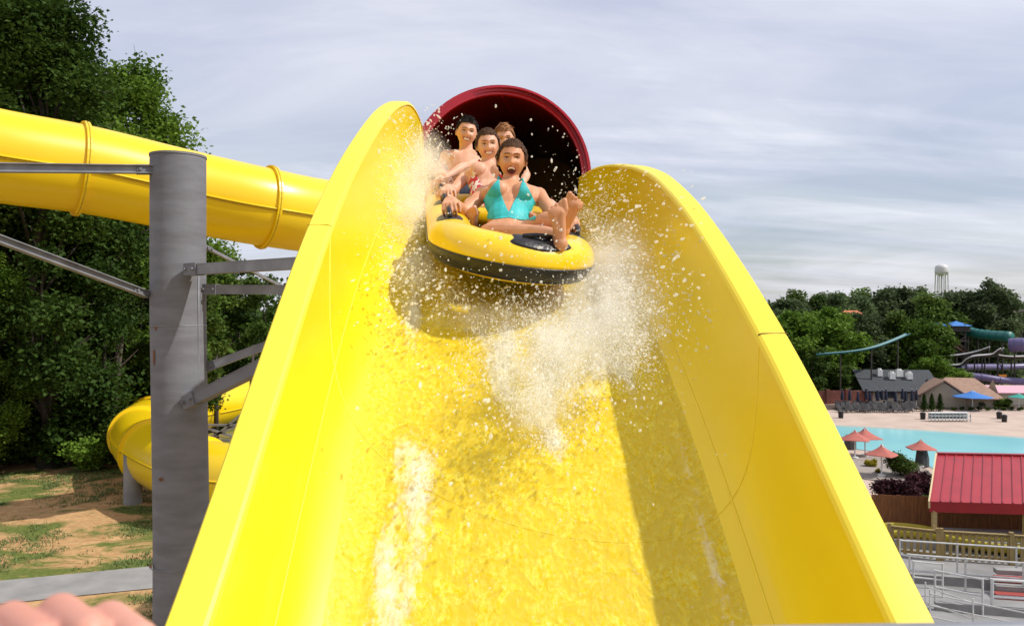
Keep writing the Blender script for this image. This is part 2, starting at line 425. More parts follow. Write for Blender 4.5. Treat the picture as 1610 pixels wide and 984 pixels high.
# the enclosed red tunnel at the top of the drop
TR, TC = 0.93, Vector((-.13, 8.0, 1.385))
tun = root('slide_tunnel', TC, 'dark red enclosed slide tunnel mouth behind the raft at the top of the drop', 'slide tunnel')
def tun_c(t):   # centre line goes back and bends left and up
    return TC + Vector((.10 * t, t, 0.10 * t))
def tube_shell(path_fn, r, t0, t1, n, seg=56):
    b = MB()
    b.tube([path_fn(t0 + (t1 - t0) * k / n) for k in range(n + 1)], r, seg, caps=False); return b
tube_shell(tun_c, TR - .055, .012, 7, 22).build('tunnel_lining', RED_SHADED, tun, True)
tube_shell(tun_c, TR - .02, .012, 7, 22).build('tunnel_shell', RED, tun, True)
b = MB()
for r0, r1, y0, y1 in ((TR - .085, TR + .010, -.045, .012),):
    seg = 72; vs = []; fs = []
    prf = [(r0, y0), (r1, y0), (r1, y1), (r0, y1)]
    for k in range(seg):
        a = 2 * math.pi * k / seg
        for (r, y) in prf: vs.append(TC + Vector((math.cos(a) * r, y, math.sin(a) * r)))
    for k in range(seg):
        k2 = (k + 1) % seg
        for q in range(4): fs.append((k * 4 + q, k * 4 + (q + 1) % 4, k2 * 4 + (q + 1) % 4, k2 * 4 + q))
    b.add(vs, fs)
b.build('mouth_flange', RED, tun, True, sharp=40)
b = MB(); b.tube([tun_c(7.0), tun_c(7.03)], TR - .03, 40); b.build('tunnel_end', RED_SHADED, tun)
for t in (2.4, 4.8):
    b = MB(); b.tube([tun_c(t - .06), tun_c(t - .0599), tun_c(t + .06), tun_c(t + .0601)], [TR - .03, TR + .045, TR + .045, TR - .03], 48, caps=False); b.build('joint_flange', RED, tun)
b = MB(); b.tube([TC + Vector((0.004, .02 + 6 * k / 20, 0)) + (tun_c(.02 + 6 * k / 20) - TC - Vector((0, .02 + 6 * k / 20, 0))) + Vector((0, 0, TR - .058)) for k in range(21)], .006, 6)
b.build('ceiling_seam', RED, tun, True)

# ------------------------------------------------------------ the large yellow tube slide at left and its lower turn
tb = root('tube_slide', (-9, 20, -6), 'long closed yellow tube slide passing behind the grey steel column', 'tube slide')
R_T = 1.10
up_pts = [P(-330, 175, 16.5), P(-150, 215, 17.4), P(0, 246, 18.4), P(140, 268, 19.6), P(285, 299, 20.9), P(418, 326, 22.0), P(520, 342, 23.5), P(680, 356, 26), P(800, 340, 29), P(860, 330, 33)]
cp = spline(up_pts, 90)
b = MB(); b.tube(cp, R_T, 48); b.build('tube_shell', YTUBE, tb, True)
def tube_rings(cp, ids, par, r=R_T):
    for i in ids:
        t = (cp[i + 1] - cp[i - 1]).normalized(); p = cp[i]
        b = MB(); b.tube([p - t * .06, p - t * .06001, p + t * .06, p + t * .06001], [r - .02, r + .085, r + .085, r - .02], 48, caps=False)
        b.build('joint_flange', YTUBE, par)
        b = MB(); rr = r + .088
        up = Vector((0, 0, 1)); up = (up - t * up.dot(t)).normalized(); bb = t.cross(up)
        b.tube([p + (bb * math.cos(a) + up * math.sin(a)) * rr for a in [2 * math.pi * k / 48 for k in range(48)]], .012, 5, closed=True)
        b.build('joint_gasket', SEAM, par)
def nearest_px(cp, px):
    return min(range(1, len(cp) - 1), key=lambda i: abs(cp[i].x / cp[i].y * F + CX - px))
tube_rings(cp, [nearest_px(cp, 125), nearest_px(cp, 420), nearest_px(cp, -180), nearest_px(cp, 690)], tb)
def side_seam(cp, ang, par, r=R_T):
    for s_ in (1,):
        pts = []
        for i, p in enumerate(cp):
            t = (cp[min(i + 1, len(cp) - 1)] - cp[max(0, i - 1)]).normalized(); up = Vector((0, 0, 1)); up = (up - t * up.dot(t)).normalized(); bb = t.cross(up)
            pts.append(p + (bb * math.cos(ang) + up * math.sin(ang)) * (r + .01))
        b = MB(); b.tube(pts, .035, 6, squash=(1.3, .7)); b.build('side_seam', YTUBE, par, True)
        b = MB(); b.tube([p - Vector((0, 0.0, .045)) for p in pts], .016, 5); b.build('seam_gap', SEAM, par, True)
side_seam(cp, math.radians(-9), tb)
low = root('tube_slide', (-12, 25, -6), 'lower U-shaped turn of a yellow tube slide close to the grass', 'tube slide')
lp = spline([P(640, 770, 21), P(500, 760, 21.5), P(350, 752, 22.2), P(275, 728, 23.8), P(228, 698, 26.5), P(226, 672, 30.5), P(270, 652, 36), P(345, 638, 41), P(430, 617, 44), P(520, 600, 46), P(640, 585, 48)], 100)
R_L = 1.0
b = MB(); b.tube(lp, R_L, 44); b.build('tube_shell', YTUBE, low, True)
tube_rings(lp, [24, 36, 45, 54, 66, 78, 88], low, R_L)
side_seam(lp, math.radians(-9), low, R_L); side_seam(lp, math.radians(171), low, R_L)
# concrete column under the turn, and one further back
for (px, d, zt, lab) in ((209, 24.3, -4.75, 'short round concrete footing carrying the low turn of the yellow tube slide'),):
    c = GD(px, d, tz(GD(px, d, 0).x, d)); b = MB(); b.tube([c + Vector((0, 0, -.3)), c + Vector((0, 0, zt - c.z + .35))], .27, 28)
    o = b.build('concrete_footing', CONC, None, True, sharp=40); tag(o, lab, 'column')

# ------------------------------------------------------------ the grey steel column with its arms
pc = Vector((-3.21, 7.5, 0)); ztop = 1.51; pr = .252
col = root('steel_column', (pc.x, pc.y, -6.0), 'thick round grey galvanised steel column left of the slide with bracing arms', 'column')
b = MB(); b.tube([(pc.x + .03 * (z < 0), pc.y, z) for z in (-6.6, -4, -2, 0, ztop - .015)], [pr * 1.02, pr * 1.01, pr, pr, pr], 64, caps=False)
b.tube([(pc.x, pc.y, ztop - .02), (pc.x, pc.y, ztop)], pr + .006, 64)
b.build('shaft', GALV, col, True, sharp=40)
def plate(name, c, size, m, par, rz=0, M=None):
    b = MB(); b.box(c, size, rz, M=M); return b.build(name, m, par)
# welded joint line down the right side, band seams
b = MB(); b.tube([(pc.x + .235, pc.y - .10, z) for z in (-6, -3, 0, .35)], .008, 6)
for z in (-.12, -2.4): b.tube([Vector((pc.x, pc.y, z)) + Vector((math.cos(a), math.sin(a), 0)) * (pr + .001) for a in [2 * math.pi * k / 48 for k in range(48)]], .005, 5, closed=True)
b.build('weld_seam', GALV2, col, True)
b = MB()
for k, (px, py, w, h) in enumerate(((258, 560, .02, .09), (297, 806, .016, .07), (272, 745, .03, .02), (250, 880, .04, .02), (305, 905, .014, .05), (262, 515, .012, .03))):
    q = P(px, py, 7.5); a = math.asin(max(-.95, min(.95, (q.x - pc.x) / pr)))
    n = Vector((math.sin(a), -math.cos(a), 0)); ty = Vector((math.cos(a), math.sin(a), 0))
    c = Vector((pc.x, pc.y, q.z)) + n * (pr + .0015)
    pts = []
    for j in range(12):
        an = 2 * math.pi * j / 12; rr = .7 + .5 * RND.random()
        pts.append(c + ty * math.cos(an) * w * rr + Vector((0, 0, math.sin(an) * h * rr)))
    b.add(pts, [tuple(range(12))])
b.build('rust_stain', RUST, col)
def arm(p0, p1, w, h, m=GALV2, flanged=True, lug=None):
    b = MB(); p0, p1 = Vector(p0), Vector(p1); b.beam(p0, p1, w, h)
    if flanged:   # channel section: two lips standing proud of the web
        d = (p1 - p0).normalized(); x = d.cross(Vector((0, 0, 1))).normalized(); y = x.cross(d)
        for s_ in (-1, 1): b.beam(p0 + y * s_ * (h / 2) - x * w * .3, p1 + y * s_ * (h / 2) - x * w * .3, w * 1.7, .008)
    o = b.build('arm', m, col)
    d = (p1 - p0).normalized()
    c = MB(); e = p0 + d * .06
    c.beam(p0 - d * .02, p0 + d * .14, w * 1.5, h * 1.25)
    for s_ in (-1, 1):
        x = d.cross(Vector((0, 0, 1))).normalized(); c.tube([e - x * w * 1.1 + d * .05 * s_, e + x * w * 1.1 + d * .05 * s_], .014, 6)
    c.build('bolt_bracket', GALV, o)
    return o
arm(P(240, 267, 7.35), P(-220, 262, 6.2), .05, .07)
arm(P(228, 462, 7.35), P(-60, 355, 5.9), .045, .055)
arm(P(298, 424, 7.26), P(560, 408, 6.3), .07, .09)
arm(P(322, 455, 7.5), P(560, 456, 7.2), .06, .08)
arm(P(322, 388, 7.6), P(520, 490, 12.5), .03, .03, flanged=False)
arm(P(318, 580, 7.6), P(560, 490, 7.6), .055, .07)
arm(P(296, 632, 7.26), P(560, 500, 6.2), .07, .10, m=GALV)
# thin open truss walkway seen between column and slide
lat = root('lattice_brace', P(380, 690, 30), 'thin crossed grey steel bracing beneath the far arm of the yellow tube slide', 'brace')
b = MB()
for a_, b_ in (((322, 672), (378, 690)), ((322, 690), (378, 668)), ((322, 668), (378, 668)), ((322, 692), (378, 692)), ((322, 700), (378, 652))):
    b.beam(P(*a_, 30), P(*b_, 30), .08, .08)
b.build('brace_bars', GALV2, lat)
# steel legs carrying the slide from below
for d, lab in ((5.6, 'steel support post hidden under the crest of the yellow slide'), (2.2, 'steel support post hidden beneath the foot of the yellow slide')):
    xl, xr, zl, zr = rims(d); zf = (zl + zr) / 2 - interp(HF, d) - .05
    r_ = root('support_post', ((xl + xr) / 2, d, -7), lab, 'support post')
    b = MB(); b.tube([((xl + xr) / 2, d, tz(0, d) - .3), ((xl + xr) / 2, d, zf - .25)], .16, 20); b.build('shaft', GALV, r_, True, sharp=40)
    b = MB(); b.beam((xl + .35, d, zf - .12), (xr - .35, d, zf - .12), .12, .2); b.build('saddle', GALV2, r_)
r_ = root('support_post', (TC.x, 10.5, -7), 'steel support post hidden under the red tunnel', 'support post')
b = MB(); b.tube([(TC.x, 10.5, -7.2), (TC.x - .1, 10.5, .42)], .2, 20); b.build('shaft', GALV, r_, True, sharp=40)
# ------------------------------------------------------------ the raft
RO = Vector((0.035, 3.70, 0.118)); RS = Vector((-.122, 1, .25)).normalized()
RT = RS.cross(Vector((0, 0, 1))).normalized(); RN = RT.cross(RS).normalized()
_roll = math.radians(7); RT, RN = (RT * math.cos(_roll) - RN * math.sin(_roll)), (RN * math.cos(_roll) + RT * math.sin(_roll))
def RL(s, t, n): return RO + RS * s + RT * t + RN * n
raft = root('inflatable_raft', RL(1.7, 0, 0), 'yellow inflatable raft with black lower band carrying four riders down the slide', 'raft')
LEN, HW, TRr, TN = 3.42, .315, .128, .115
def outline(q):  # closed centre line of the tube, q in 0..1, 0 at the nose
    a = HW; e = .36; straight = LEN - 2 * TRr - 2 * e
    arc = math.pi * math.sqrt((a * a + e * e) / 2); tot = 2 * arc + 2 * straight; d = (q % 1) * tot
    c0 = TRr + e
    if d < arc / 2: th = d / (arc / 2) * math.pi / 2; return (c0 - e * math.cos(th), a * math.sin(th))
    d -= arc / 2
    if d < straight: return (c0 + d, a)
    d -= straight
    if d < arc: th = d / arc * math.pi; return (c0 + straight + e * math.sin(th), a * math.cos(th))
    d -= arc
    if d < straight: return (c0 + straight - d, -a)
    d -= straight
    th = d / (arc / 2) * math.pi / 2; return (c0 - e * math.sin(th), -a * math.cos(th))
def rtube(q, ang, r=1.0):
    """point on the raft tube; ang 0 = outward, 90 = top"""
    s, t = outline(q); s2, t2 = outline(q + .002); s1, t1 = outline(q - .002)
    ds, dt = s2 - s1, t2 - t1; L = math.hypot(ds, dt); os_, ot = -dt / L, ds / L
    if os_ * (s - LEN / 2) + ot * t < 0: os_, ot = -os_, -ot
    ca, sa = math.cos(ang), math.sin(ang)
    # soft ribs like welded air cells
    rib = 1 + .008 * math.cos(q * 2 * math.pi * 44) * max(0, sa)
    lift = .0 * max(0, 1 - s / .6) ** 2
    return RL(s + os_ * ca * TRr * r * rib, t + ot * ca * TRr * r * rib, TN + lift + sa * TN * r * rib)
def rpatch(q0, q1, a0, a1, nq, na, r):
    b = MB(); b.grid(lambda u, v: rtube(q0 + (q1 - q0) * u, math.radians(a0 + (a1 - a0) * v), r), nq, na); return b
b = MB(); b.grid(lambda u, v: rtube(u, 2 * math.pi * v), 264, 28)
b.build('air_tube', RAFTY, raft, True)
rpatch(0, 1, -50, -8, 264, 10, 1.018).build('rubber_band', BLACK, raft, True)
b = MB()
for a in (-8, -50): b.tube([rtube(k / 264, math.radians(a), 1.015) for k in range(264)], .006, 6, closed=True)
b.build('band_welt', BLACK, raft, True)
# floor and cross thwarts (backrests)
b = MB()
for n0 in (.03, .06):
    b.add([RL(.32, -.2, n0), RL(.32, .2, n0), RL(.6, .30, n0), RL(LEN - .5, .30, n0), RL(LEN - .25, .2, n0), RL(LEN - .25, -.2, n0), RL(LEN - .5, -.3, n0), RL(.6, -.30, n0)], [tuple(range(8))])
b.build('raft_floor', BLACK, raft)
for s in (1.32, 2.02, 2.72):
    b = MB(); b.tube([RL(s, -.30, .13), RL(s + .01, -.15, .15), RL(s + .01, .15, .15), RL(s, .30, .13)], .085, 16); b.build('backrest', RAFTY, raft, True)
def nose_pad():
    def f(u, v):
        a = 2 * math.pi * v; q = .0120 + .022 * u * math.cos(a) * (1 - .15 * math.cos(4 * a)); an = 70 + 34 * u * math.sin(a)
        return rtube(q, math.radians(an), 1.0 + (.055 if u < .93 else .055 * (1 - u) / .07 + .001))
    b = MB(); b.grid(f, 14, 44); return b
pad = nose_pad().build('nose_pad', BLACK, raft, True)
b = MB(); b.tube([rtube(.0120 + .026 * (k / 6 - .5), math.radians(78), 1.05 + .14 * math.sin(math.pi * k / 6)) for k in range(7)], .012, 8)
b.build('grab_strap', BLACK, pad, True)
def q_for(s, side):
    best = min(range(1000), key=lambda k: abs(outline(k / 1000)[0] - s) + (10 if outline(k / 1000)[1] * side < .1 else 0)); return best / 1000
HAND = {}
for i, s in enumerate((.56, 1.30, 2.02, 2.72)):
    for side in (-1, 1):
        q = q_for(s, side)
        def f(u, v, q=q):
            a = 2 * math.pi * v
            return rtube(q + .016 * u * math.cos(a), math.radians(78 + 34 * u * math.sin(a)), 1.0 + (.04 if u < .9 else .04 * (1 - u) / .1 + .001))
        b = MB(); b.grid(f, 8, 28); hp = b.build('handle_pad', BLACK, raft, True)
        b = MB(); pts = [rtube(q - .011 + .022 * k / 8, math.radians(78), 1.03 + .33 * math.sin(math.pi * k / 8) ** .6) for k in range(9)]
        b.tube(pts, .013, 8); b.build('handle', BLACK, hp, True); HAND[(i, side)] = (pts[4], (pts[5] - pts[3]).normalized())

# ------------------------------------------------------------ people
def skin_mat(name, c, c2):
    return mat(name, c, rough=.5, spec=.35, col2=c2, scale=9, sss=.12, coat=.0, bump=.04, bscale=60)
SK1 = skin_mat('skin_tan', (.64, .325, .18), (.56, .255, .13))
SK2 = skin_mat('skin_fair', (.70, .40, .27), (.62, .32, .20))
SK3 = skin_mat('skin_pink', (.66, .36, .27), (.58, .26, .19))
HAIRB = mat('hair_brown', (.085, .040, .019), rough=.75, spec=.15, var=.5, scale=40)
HAIRD = mat('hair_dark', (.014, .010, .008), rough=.75, spec=.15, var=.5, scale=40)
HAIRR = mat('hair_sandy', (.30, .13, .05), rough=.75, spec=.2, var=.4, scale=40)
EYEW = mat('eye_white', (.7, .68, .64), rough=.2); IRIS = mat('iris', (.03, .018, .01), rough=.15)
LIP = mat('lip', (.42, .11, .09), rough=.35); MOUTH = mat('mouth_dark_fill', (.07, .010, .010), rough=.6); TEETH = mat('teeth', (.78, .74, .66), rough=.25)
TURQ = mat('turquoise_fabric', (.03, .50, .50), rough=.6, var=.18, scale=14, bump=.15, bscale=90)
FLOR = mat('floral_fabric', (.72, .66, .60), rough=.7, col2=(.55, .03, .05), scale=26, lo=.49, hi=.52)
SHORTS = mat('dark_shorts', (.02, .03, .06), rough=.8, var=.3)
def frame(fwd, up):
    f = Vector(fwd).normalized(); u = Vector(up); u = (u - f * u.dot(f)).normalized(); return f, u, f.cross(u)   # forward, up, right (own right)
def bake(mb, name, m, parent, vox, smooth_it, fac=.5):
    me = mb.mesh(name, m, True); tmp = bpy.data.objects.new('tmp', me); COL.objects.link(tmp)
    r = tmp.modifiers.new('r', 'REMESH'); r.mode = 'VOXEL'; r.voxel_size = vox; r.use_smooth_shade = True
    if smooth_it: s_ = tmp.modifiers.new('s', 'SMOOTH'); s_.factor = fac; s_.iterations = smooth_it
    dg = bpy.context.evaluated_depsgraph_get(); dg.update()
    me2 = bpy.data.meshes.new_from_object(tmp.evaluated_get(dg)); bpy.data.objects.remove(tmp)
    me2.name = name; me2.materials.clear(); me2.materials.append(m)
    me2.polygons.foreach_set('use_smooth', [True] * len(me2.polygons))
    o = bpy.data.objects.new(name, me2); COL.objects.link(o)
    if parent is not None: attach(o, parent)
    return o
def hand(mb, wrist, d, back, side, curl=1.0, sc_=1.0, spread=0.1, fr=.0088):
    """palm, four unequal jointed fingers and a thumb; d = towards the fingers, back = out of the back of the hand"""
    f, n, r = frame(d, back)
    r = r * side      # towards the thumb
    w = Vector(wrist)
    for k in range(4):   # palm: metacarpal rays merge into one shape
        t = (1.5 - k) * .0195 * sc_
        mb.cone(w + r * t * .55 + f * .012 * sc_, .016 * sc_, w + r * t + f * (.082 - .004 * abs(k - 1)) * sc_, .0125 * sc_)
    mb.ell(w + f * .045 * sc_ - n * .004 * sc_, (r * .036 * sc_, f * .042 * sc_, n * .015 * sc_))
    lens = (.9, 1.0, .94, .74)
    for k in range(4):
        t = (1.5 - k); p = w + r * t * .0205 * sc_ + f * (.086 - .004 * abs(k - 1)) * sc_ ; ang = .25 * curl
        dirf = (f + r * t * spread).normalized(); rad = fr * sc_
        for seg_, L in enumerate((.043, .027, .021)):
            ang += (.35, .75, .55)[seg_] * curl
            dd = dirf * math.cos(ang) - n * math.sin(ang); q = p + dd * L * lens[k] * sc_
            mb.cone(p, rad * 1.06, q, rad * .95); p = q; rad *= .93
    p = w + r * .026 * sc_ + f * .022 * sc_; dd = (f * .72 + r * .62 - n * .25 * curl).normalized()
    q = p + dd * .038 * sc_; mb.cone(p, .0145 * sc_, q, .0112 * sc_)
    dd = (f * .9 + r * .2 - n * .55 * curl).normalized(); q2 = q + dd * .030 * sc_; mb.cone(q, .0110 * sc_, q2, .0098 * sc_)
    dd = (f * .85 - r * .1 - n * .7 * curl).normalized(); mb.cone(q2, .0098 * sc_, q2 + dd * .022 * sc_, .008 * sc_)
def foot(mb, ankle, toe, sole, side, sc_=1.0):
    """toe = direction heel to toes, sole = direction the sole faces"""
    f, n, r = frame(toe, Vector(sole) * -1); a = Vector(ankle); r = r * side
    h = a - n * .045 * sc_ - f * .035 * sc_
    mb.cone(a, .034 * sc_, h + n * .01, .031 * sc_)
    mb.ell(h, (f * .040 * sc_, r * .036 * sc_, n * .032 * sc_))
    ball = h + f * .145 * sc_ - n * .006 * sc_
    mb.cone(a - n * .01, .030 * sc_, ball + n * .008, .020 * sc_)
    mb.cone(h, .027 * sc_, ball + r * .018 * sc_, .021 * sc_); mb.cone(h, .025 * sc_, ball - r * .02 * sc_, .019 * sc_)
    mb.ell(ball, (f * .034 * sc_, r * .049 * sc_, n * .019 * sc_))
    for k in range(5):
        t = (2 - k) * .0205 * sc_; L = (.044, .042, .038, .032, .026)[k] * sc_; rr = (.0145, .0100, .0094, .0090, .0086)[k] * sc_
        p = ball + r * t + f * (.014 - .004 * k) * sc_
        mb.cone(p, rr, p + f * L + n * .004, rr * .92)
def head_parts(mb, hc, fwd, up, scl, mouth, hair, hmat, fem):
    """adds the head to the body and returns a function that makes its children"""
    f, u, r = frame(fwd, up); hc = Vector(hc)
    A, B, C_ = .080 * scl, .096 * scl, .116 * scl
    def surf(x, y, z):   # unit direction in head axes (r,f,u)
        ax, ay, az = A, B, C_
        low = max(0, -z)
        ax *= 1 - .30 * low ** 1.5; ay *= (1 - .10 * low) if y > 0 else (1 - .42 * low)
        px_, py, pz = x * ax, y * ay, z * az
        if y > 0:
            g = lambda cx, cz, sx_, sz_: math.exp(-((x - cx) / sx_) ** 2 - ((z - cz) / sz_) ** 2)
            o = 0
            o += .021 * g(0, -.20, .15, .13) + .011 * g(0, .02, .10, .22)
            o -= .016 * (g(.37, .08, .21, .13) + g(-.37, .08, .21, .13))
            o += .009 * g(0, .27, .5, .1)
            o += .012 * (g(.50, -.24, .2, .17) + g(-.50, -.24, .2, .17)) - .006 * (g(.42, -.50, .08, .2) + g(-.42, -.50, .08, .2))
            o += .012 * g(0, -.93, .25, .14) + .006 * g(0, -.52, .22, .13)
            py += o * scl
        return hc + r * px_ + f * py + u * pz
    nu, nv = 56, 40; vs = [surf(0, 0, -1)]
    for i in range(1, nv):
        ph = -math.pi / 2 + math.pi * i / nv
        for k in range(nu):
            a = 2 * math.pi * k / nu; vs.append(surf(math.cos(ph) * math.cos(a), math.cos(ph) * math.sin(a), math.sin(ph)))
    vs.append(surf(0, 0, 1)); N = len(vs) - 1; fs = []
    for k in range(nu):
        k2 = (k + 1) % nu; fs.append((0, 1 + k2, 1 + k)); fs.append((N, N - nu + k, N - nu + k2))
        for i in range(nv - 2):
            a = 1 + i * nu; fs.append((a + k, a + k2, a + nu + k2, a + nu + k))
    mb.add(vs, fs)
    for s_ in (-1, 1):   # ears
        mb.ell(hc + r * s_ * A * 1.03 - f * .008 - u * .006, (r * .010 * scl, (f * .8 + r * s_ * .35) * .019 * scl, u * .031 * scl))
    def W(x, z, out=0.0):
        y = math.sqrt(max(.02, 1 - x * x - z * z)); p = surf(x, y, z); return p + f * out
    def kids(body):
        for s_ in (-1, 1):
            e = W(s_ * .37, .06, .0015)
            b = MB(); b.ell(e - f * .005, (r * .0135 * scl, f * .0075, u * (.0042 if mouth == 'smile' else .0046) * scl)); eo = b.build('eye', EYEW, body, True)
            b = MB(); b.ell(e + f * .0005, (r * .0056 * scl, f * .0032, u * .0054 * scl)); b.build('iris', IRIS, eo, True)
            b = MB(); b.tube([W(s_ * (.17 + .42 * k / 6), .075 + .055 * math.sin(math.pi * k / 6), .0025) for k in range(7)], [.0012, .002, .0024, .0024, .0024, .002, .001], 6); b.build('eyelid', hmat if fem else HAIRD, eo, True)
            b = MB(); b.tube([W(s_ * (.13 + .50 * k / 6), .235 + .05 * math.sin(math.pi * k / 6 * .8 + .4), .001) for k in range(7)], [.001, .0020, .0024, .0024, .002, .0016, .0008], 6); b.build('eyebrow', HAIRB if hair != 'short' else HAIRD, body, True)
        mw, mh = (.36, .185) if mouth == 'open' else (.40, .085)
        mz = -.56 if mouth == 'open' else -.50
        def M_(a, k=1.0, out=0.0):
            x = math.cos(a) * mw * k; z = mz + math.sin(a) * mh * k + (0.0 if mouth == 'open' else .10 * (x / mw) ** 2)
            return W(x, z, out)
        b = MB(); c0 = W(0, mz, .002 if mouth == 'smile' else .004)
        n = 28; b.add([c0] + [M_(2 * math.pi * k / n, 1, .0035 if mouth == 'open' else .0025) for k in range(n)], [(0, 1 + k, 1 + (k + 1) % n) for k in range(n)])
        mo = b.build('mouth', MOUTH, body)  # flat dark patch stands in for the shaded mouth cavity
        b = MB(); b.tube([M_(2 * math.pi * k / n, 1.05, .002) for k in range(n)], .0042 * scl if mouth == 'open' else .0034 * scl, 8, closed=True); b.build('lips', LIP, mo, True)
        b = MB(); t0 = .22 if mouth == 'open' else -.75
        m_ = 12; vs = []
        for k in range(m_ + 1):
            x = (-.78 + 1.56 * k / m_); zt = math.sqrt(max(0, 1 - x * x))
            top = zt * .93; bot = max(-zt * .9, t0 if mouth == 'smile' else (.93 * zt - .52))
            zz = 0.0 if mouth == 'open' else .10 * x * x
            vs += [W(x * mw, mz + top * mh + zz, .0052), W(x * mw, mz + bot * mh + zz, .0052)]
        b.add(vs, [(2 * k, 2 * k + 1, 2 * k + 3, 2 * k + 2) for k in range(m_)]); b.build('teeth', TEETH, mo)
        # hair
        hb = MB(); rnd = random.Random(int(abs(hc.x) * 1e4))
        def inside(x, y, z):   # where hair grows: above a line from the forehead over the ears down to the nape
            line = .60 if y > .55 else (.60 - (.55 - y) * (1.40 if hair != 'short' else 1.2))
            return z > line - .05 * abs(x)
        nu, nv = 90, 60; grid = {}
        for i in range(nv + 1):
            ph = -math.pi / 2 + math.pi * i / nv
            for k in range(nu):
                a = 2 * math.pi * k / nu; x, y, z = math.cos(ph) * math.cos(a), math.cos(ph) * math.sin(a), math.sin(ph)
                if inside(x, y, z):
                    p = surf(x, y, z); nrm = (p - hc).normalized()
                    flow = .0030 * math.sin(x * 46 + 3 * mnoise.noise(Vector((x, y, z)) * 4)) + .004 * mnoise.noise(Vector((x * 20, y * 5, z * 5))) if hair == 'back' else .006 * mnoise.noise(Vector((x, y, z)) * 9)
                    th = .004 + (.014 if hair == 'back' else .013) * smooth(-.75, .35, -y) + flow * smooth(-.9, -.2, -y) + (.004 * z if hair == 'short' else 0)
                    grid[(i, k)] = p + nrm * th * scl
        idx = {}; vs = []
        for q, p in grid.items(): idx[q] = len(vs); vs.append(p)
        fs = []
        for (i, k) in grid:
            q = [(i, k), (i, (k + 1) % nu), (i + 1, (k + 1) % nu), (i + 1, k)]
            if all(t in idx for t in q): fs.append(tuple(idx[t] for t in q))
        hb.add(vs, fs)
        # locks that break the outline
        for j in range(70 if hair == 'short' else 34):
            a = rnd.uniform(0, 2 * math.pi); ph = rnd.uniform(.35, 1.45)
            x, y, z = math.cos(ph) * math.cos(a), math.cos(ph) * math.sin(a), math.sin(ph)
            if not inside(x, y, z): continue
            p = surf(x, y, z); nrm = (p - hc).normalized(); back = (-f - u * .4 + r * rnd.uniform(-.5, .5)).normalized() if hair == 'back' else (nrm * .5 + r * rnd.uniform(-1, 1) + f * rnd.uniform(-.3, 1) - u * .3).normalized()
            p0 = p + nrm * .008 * scl; L = rnd.uniform(.02, .035)
            hb.tube([p0, p0 + back * L * .5 + nrm * .006, p0 + back * L + nrm * .002], [.005, .004, .001], 5)
        if hair == 'back':   # tied tail behind the head, wisps by the ears
            t0_ = hc - f * B * .95 + u * .01
            hb.tube([t0_ + u * .01, t0_ - f * .04 - u * .01, t0_ - f * .06 - u * .06, t0_ - f * .05 - u * .13], [.018, .026, .022, .006], 10)
            for s_ in (-1, 1):
                for j in range(5):
                    p0 = hc + r * s_ * A * 1.0 + f * (.005 + .008 * j) * scl + u * (.045 - .005 * j)
                    hb.tube([p0, p0 + r * s_ * .006 - u * .025 + f * .003 * rnd.uniform(-1, 1), p0 + r * s_ * .002 - u * rnd.uniform(.045, .065)], [.0035, .003, .0008], 5)
        hb.build('hair', hmat, body, True)
    return kids
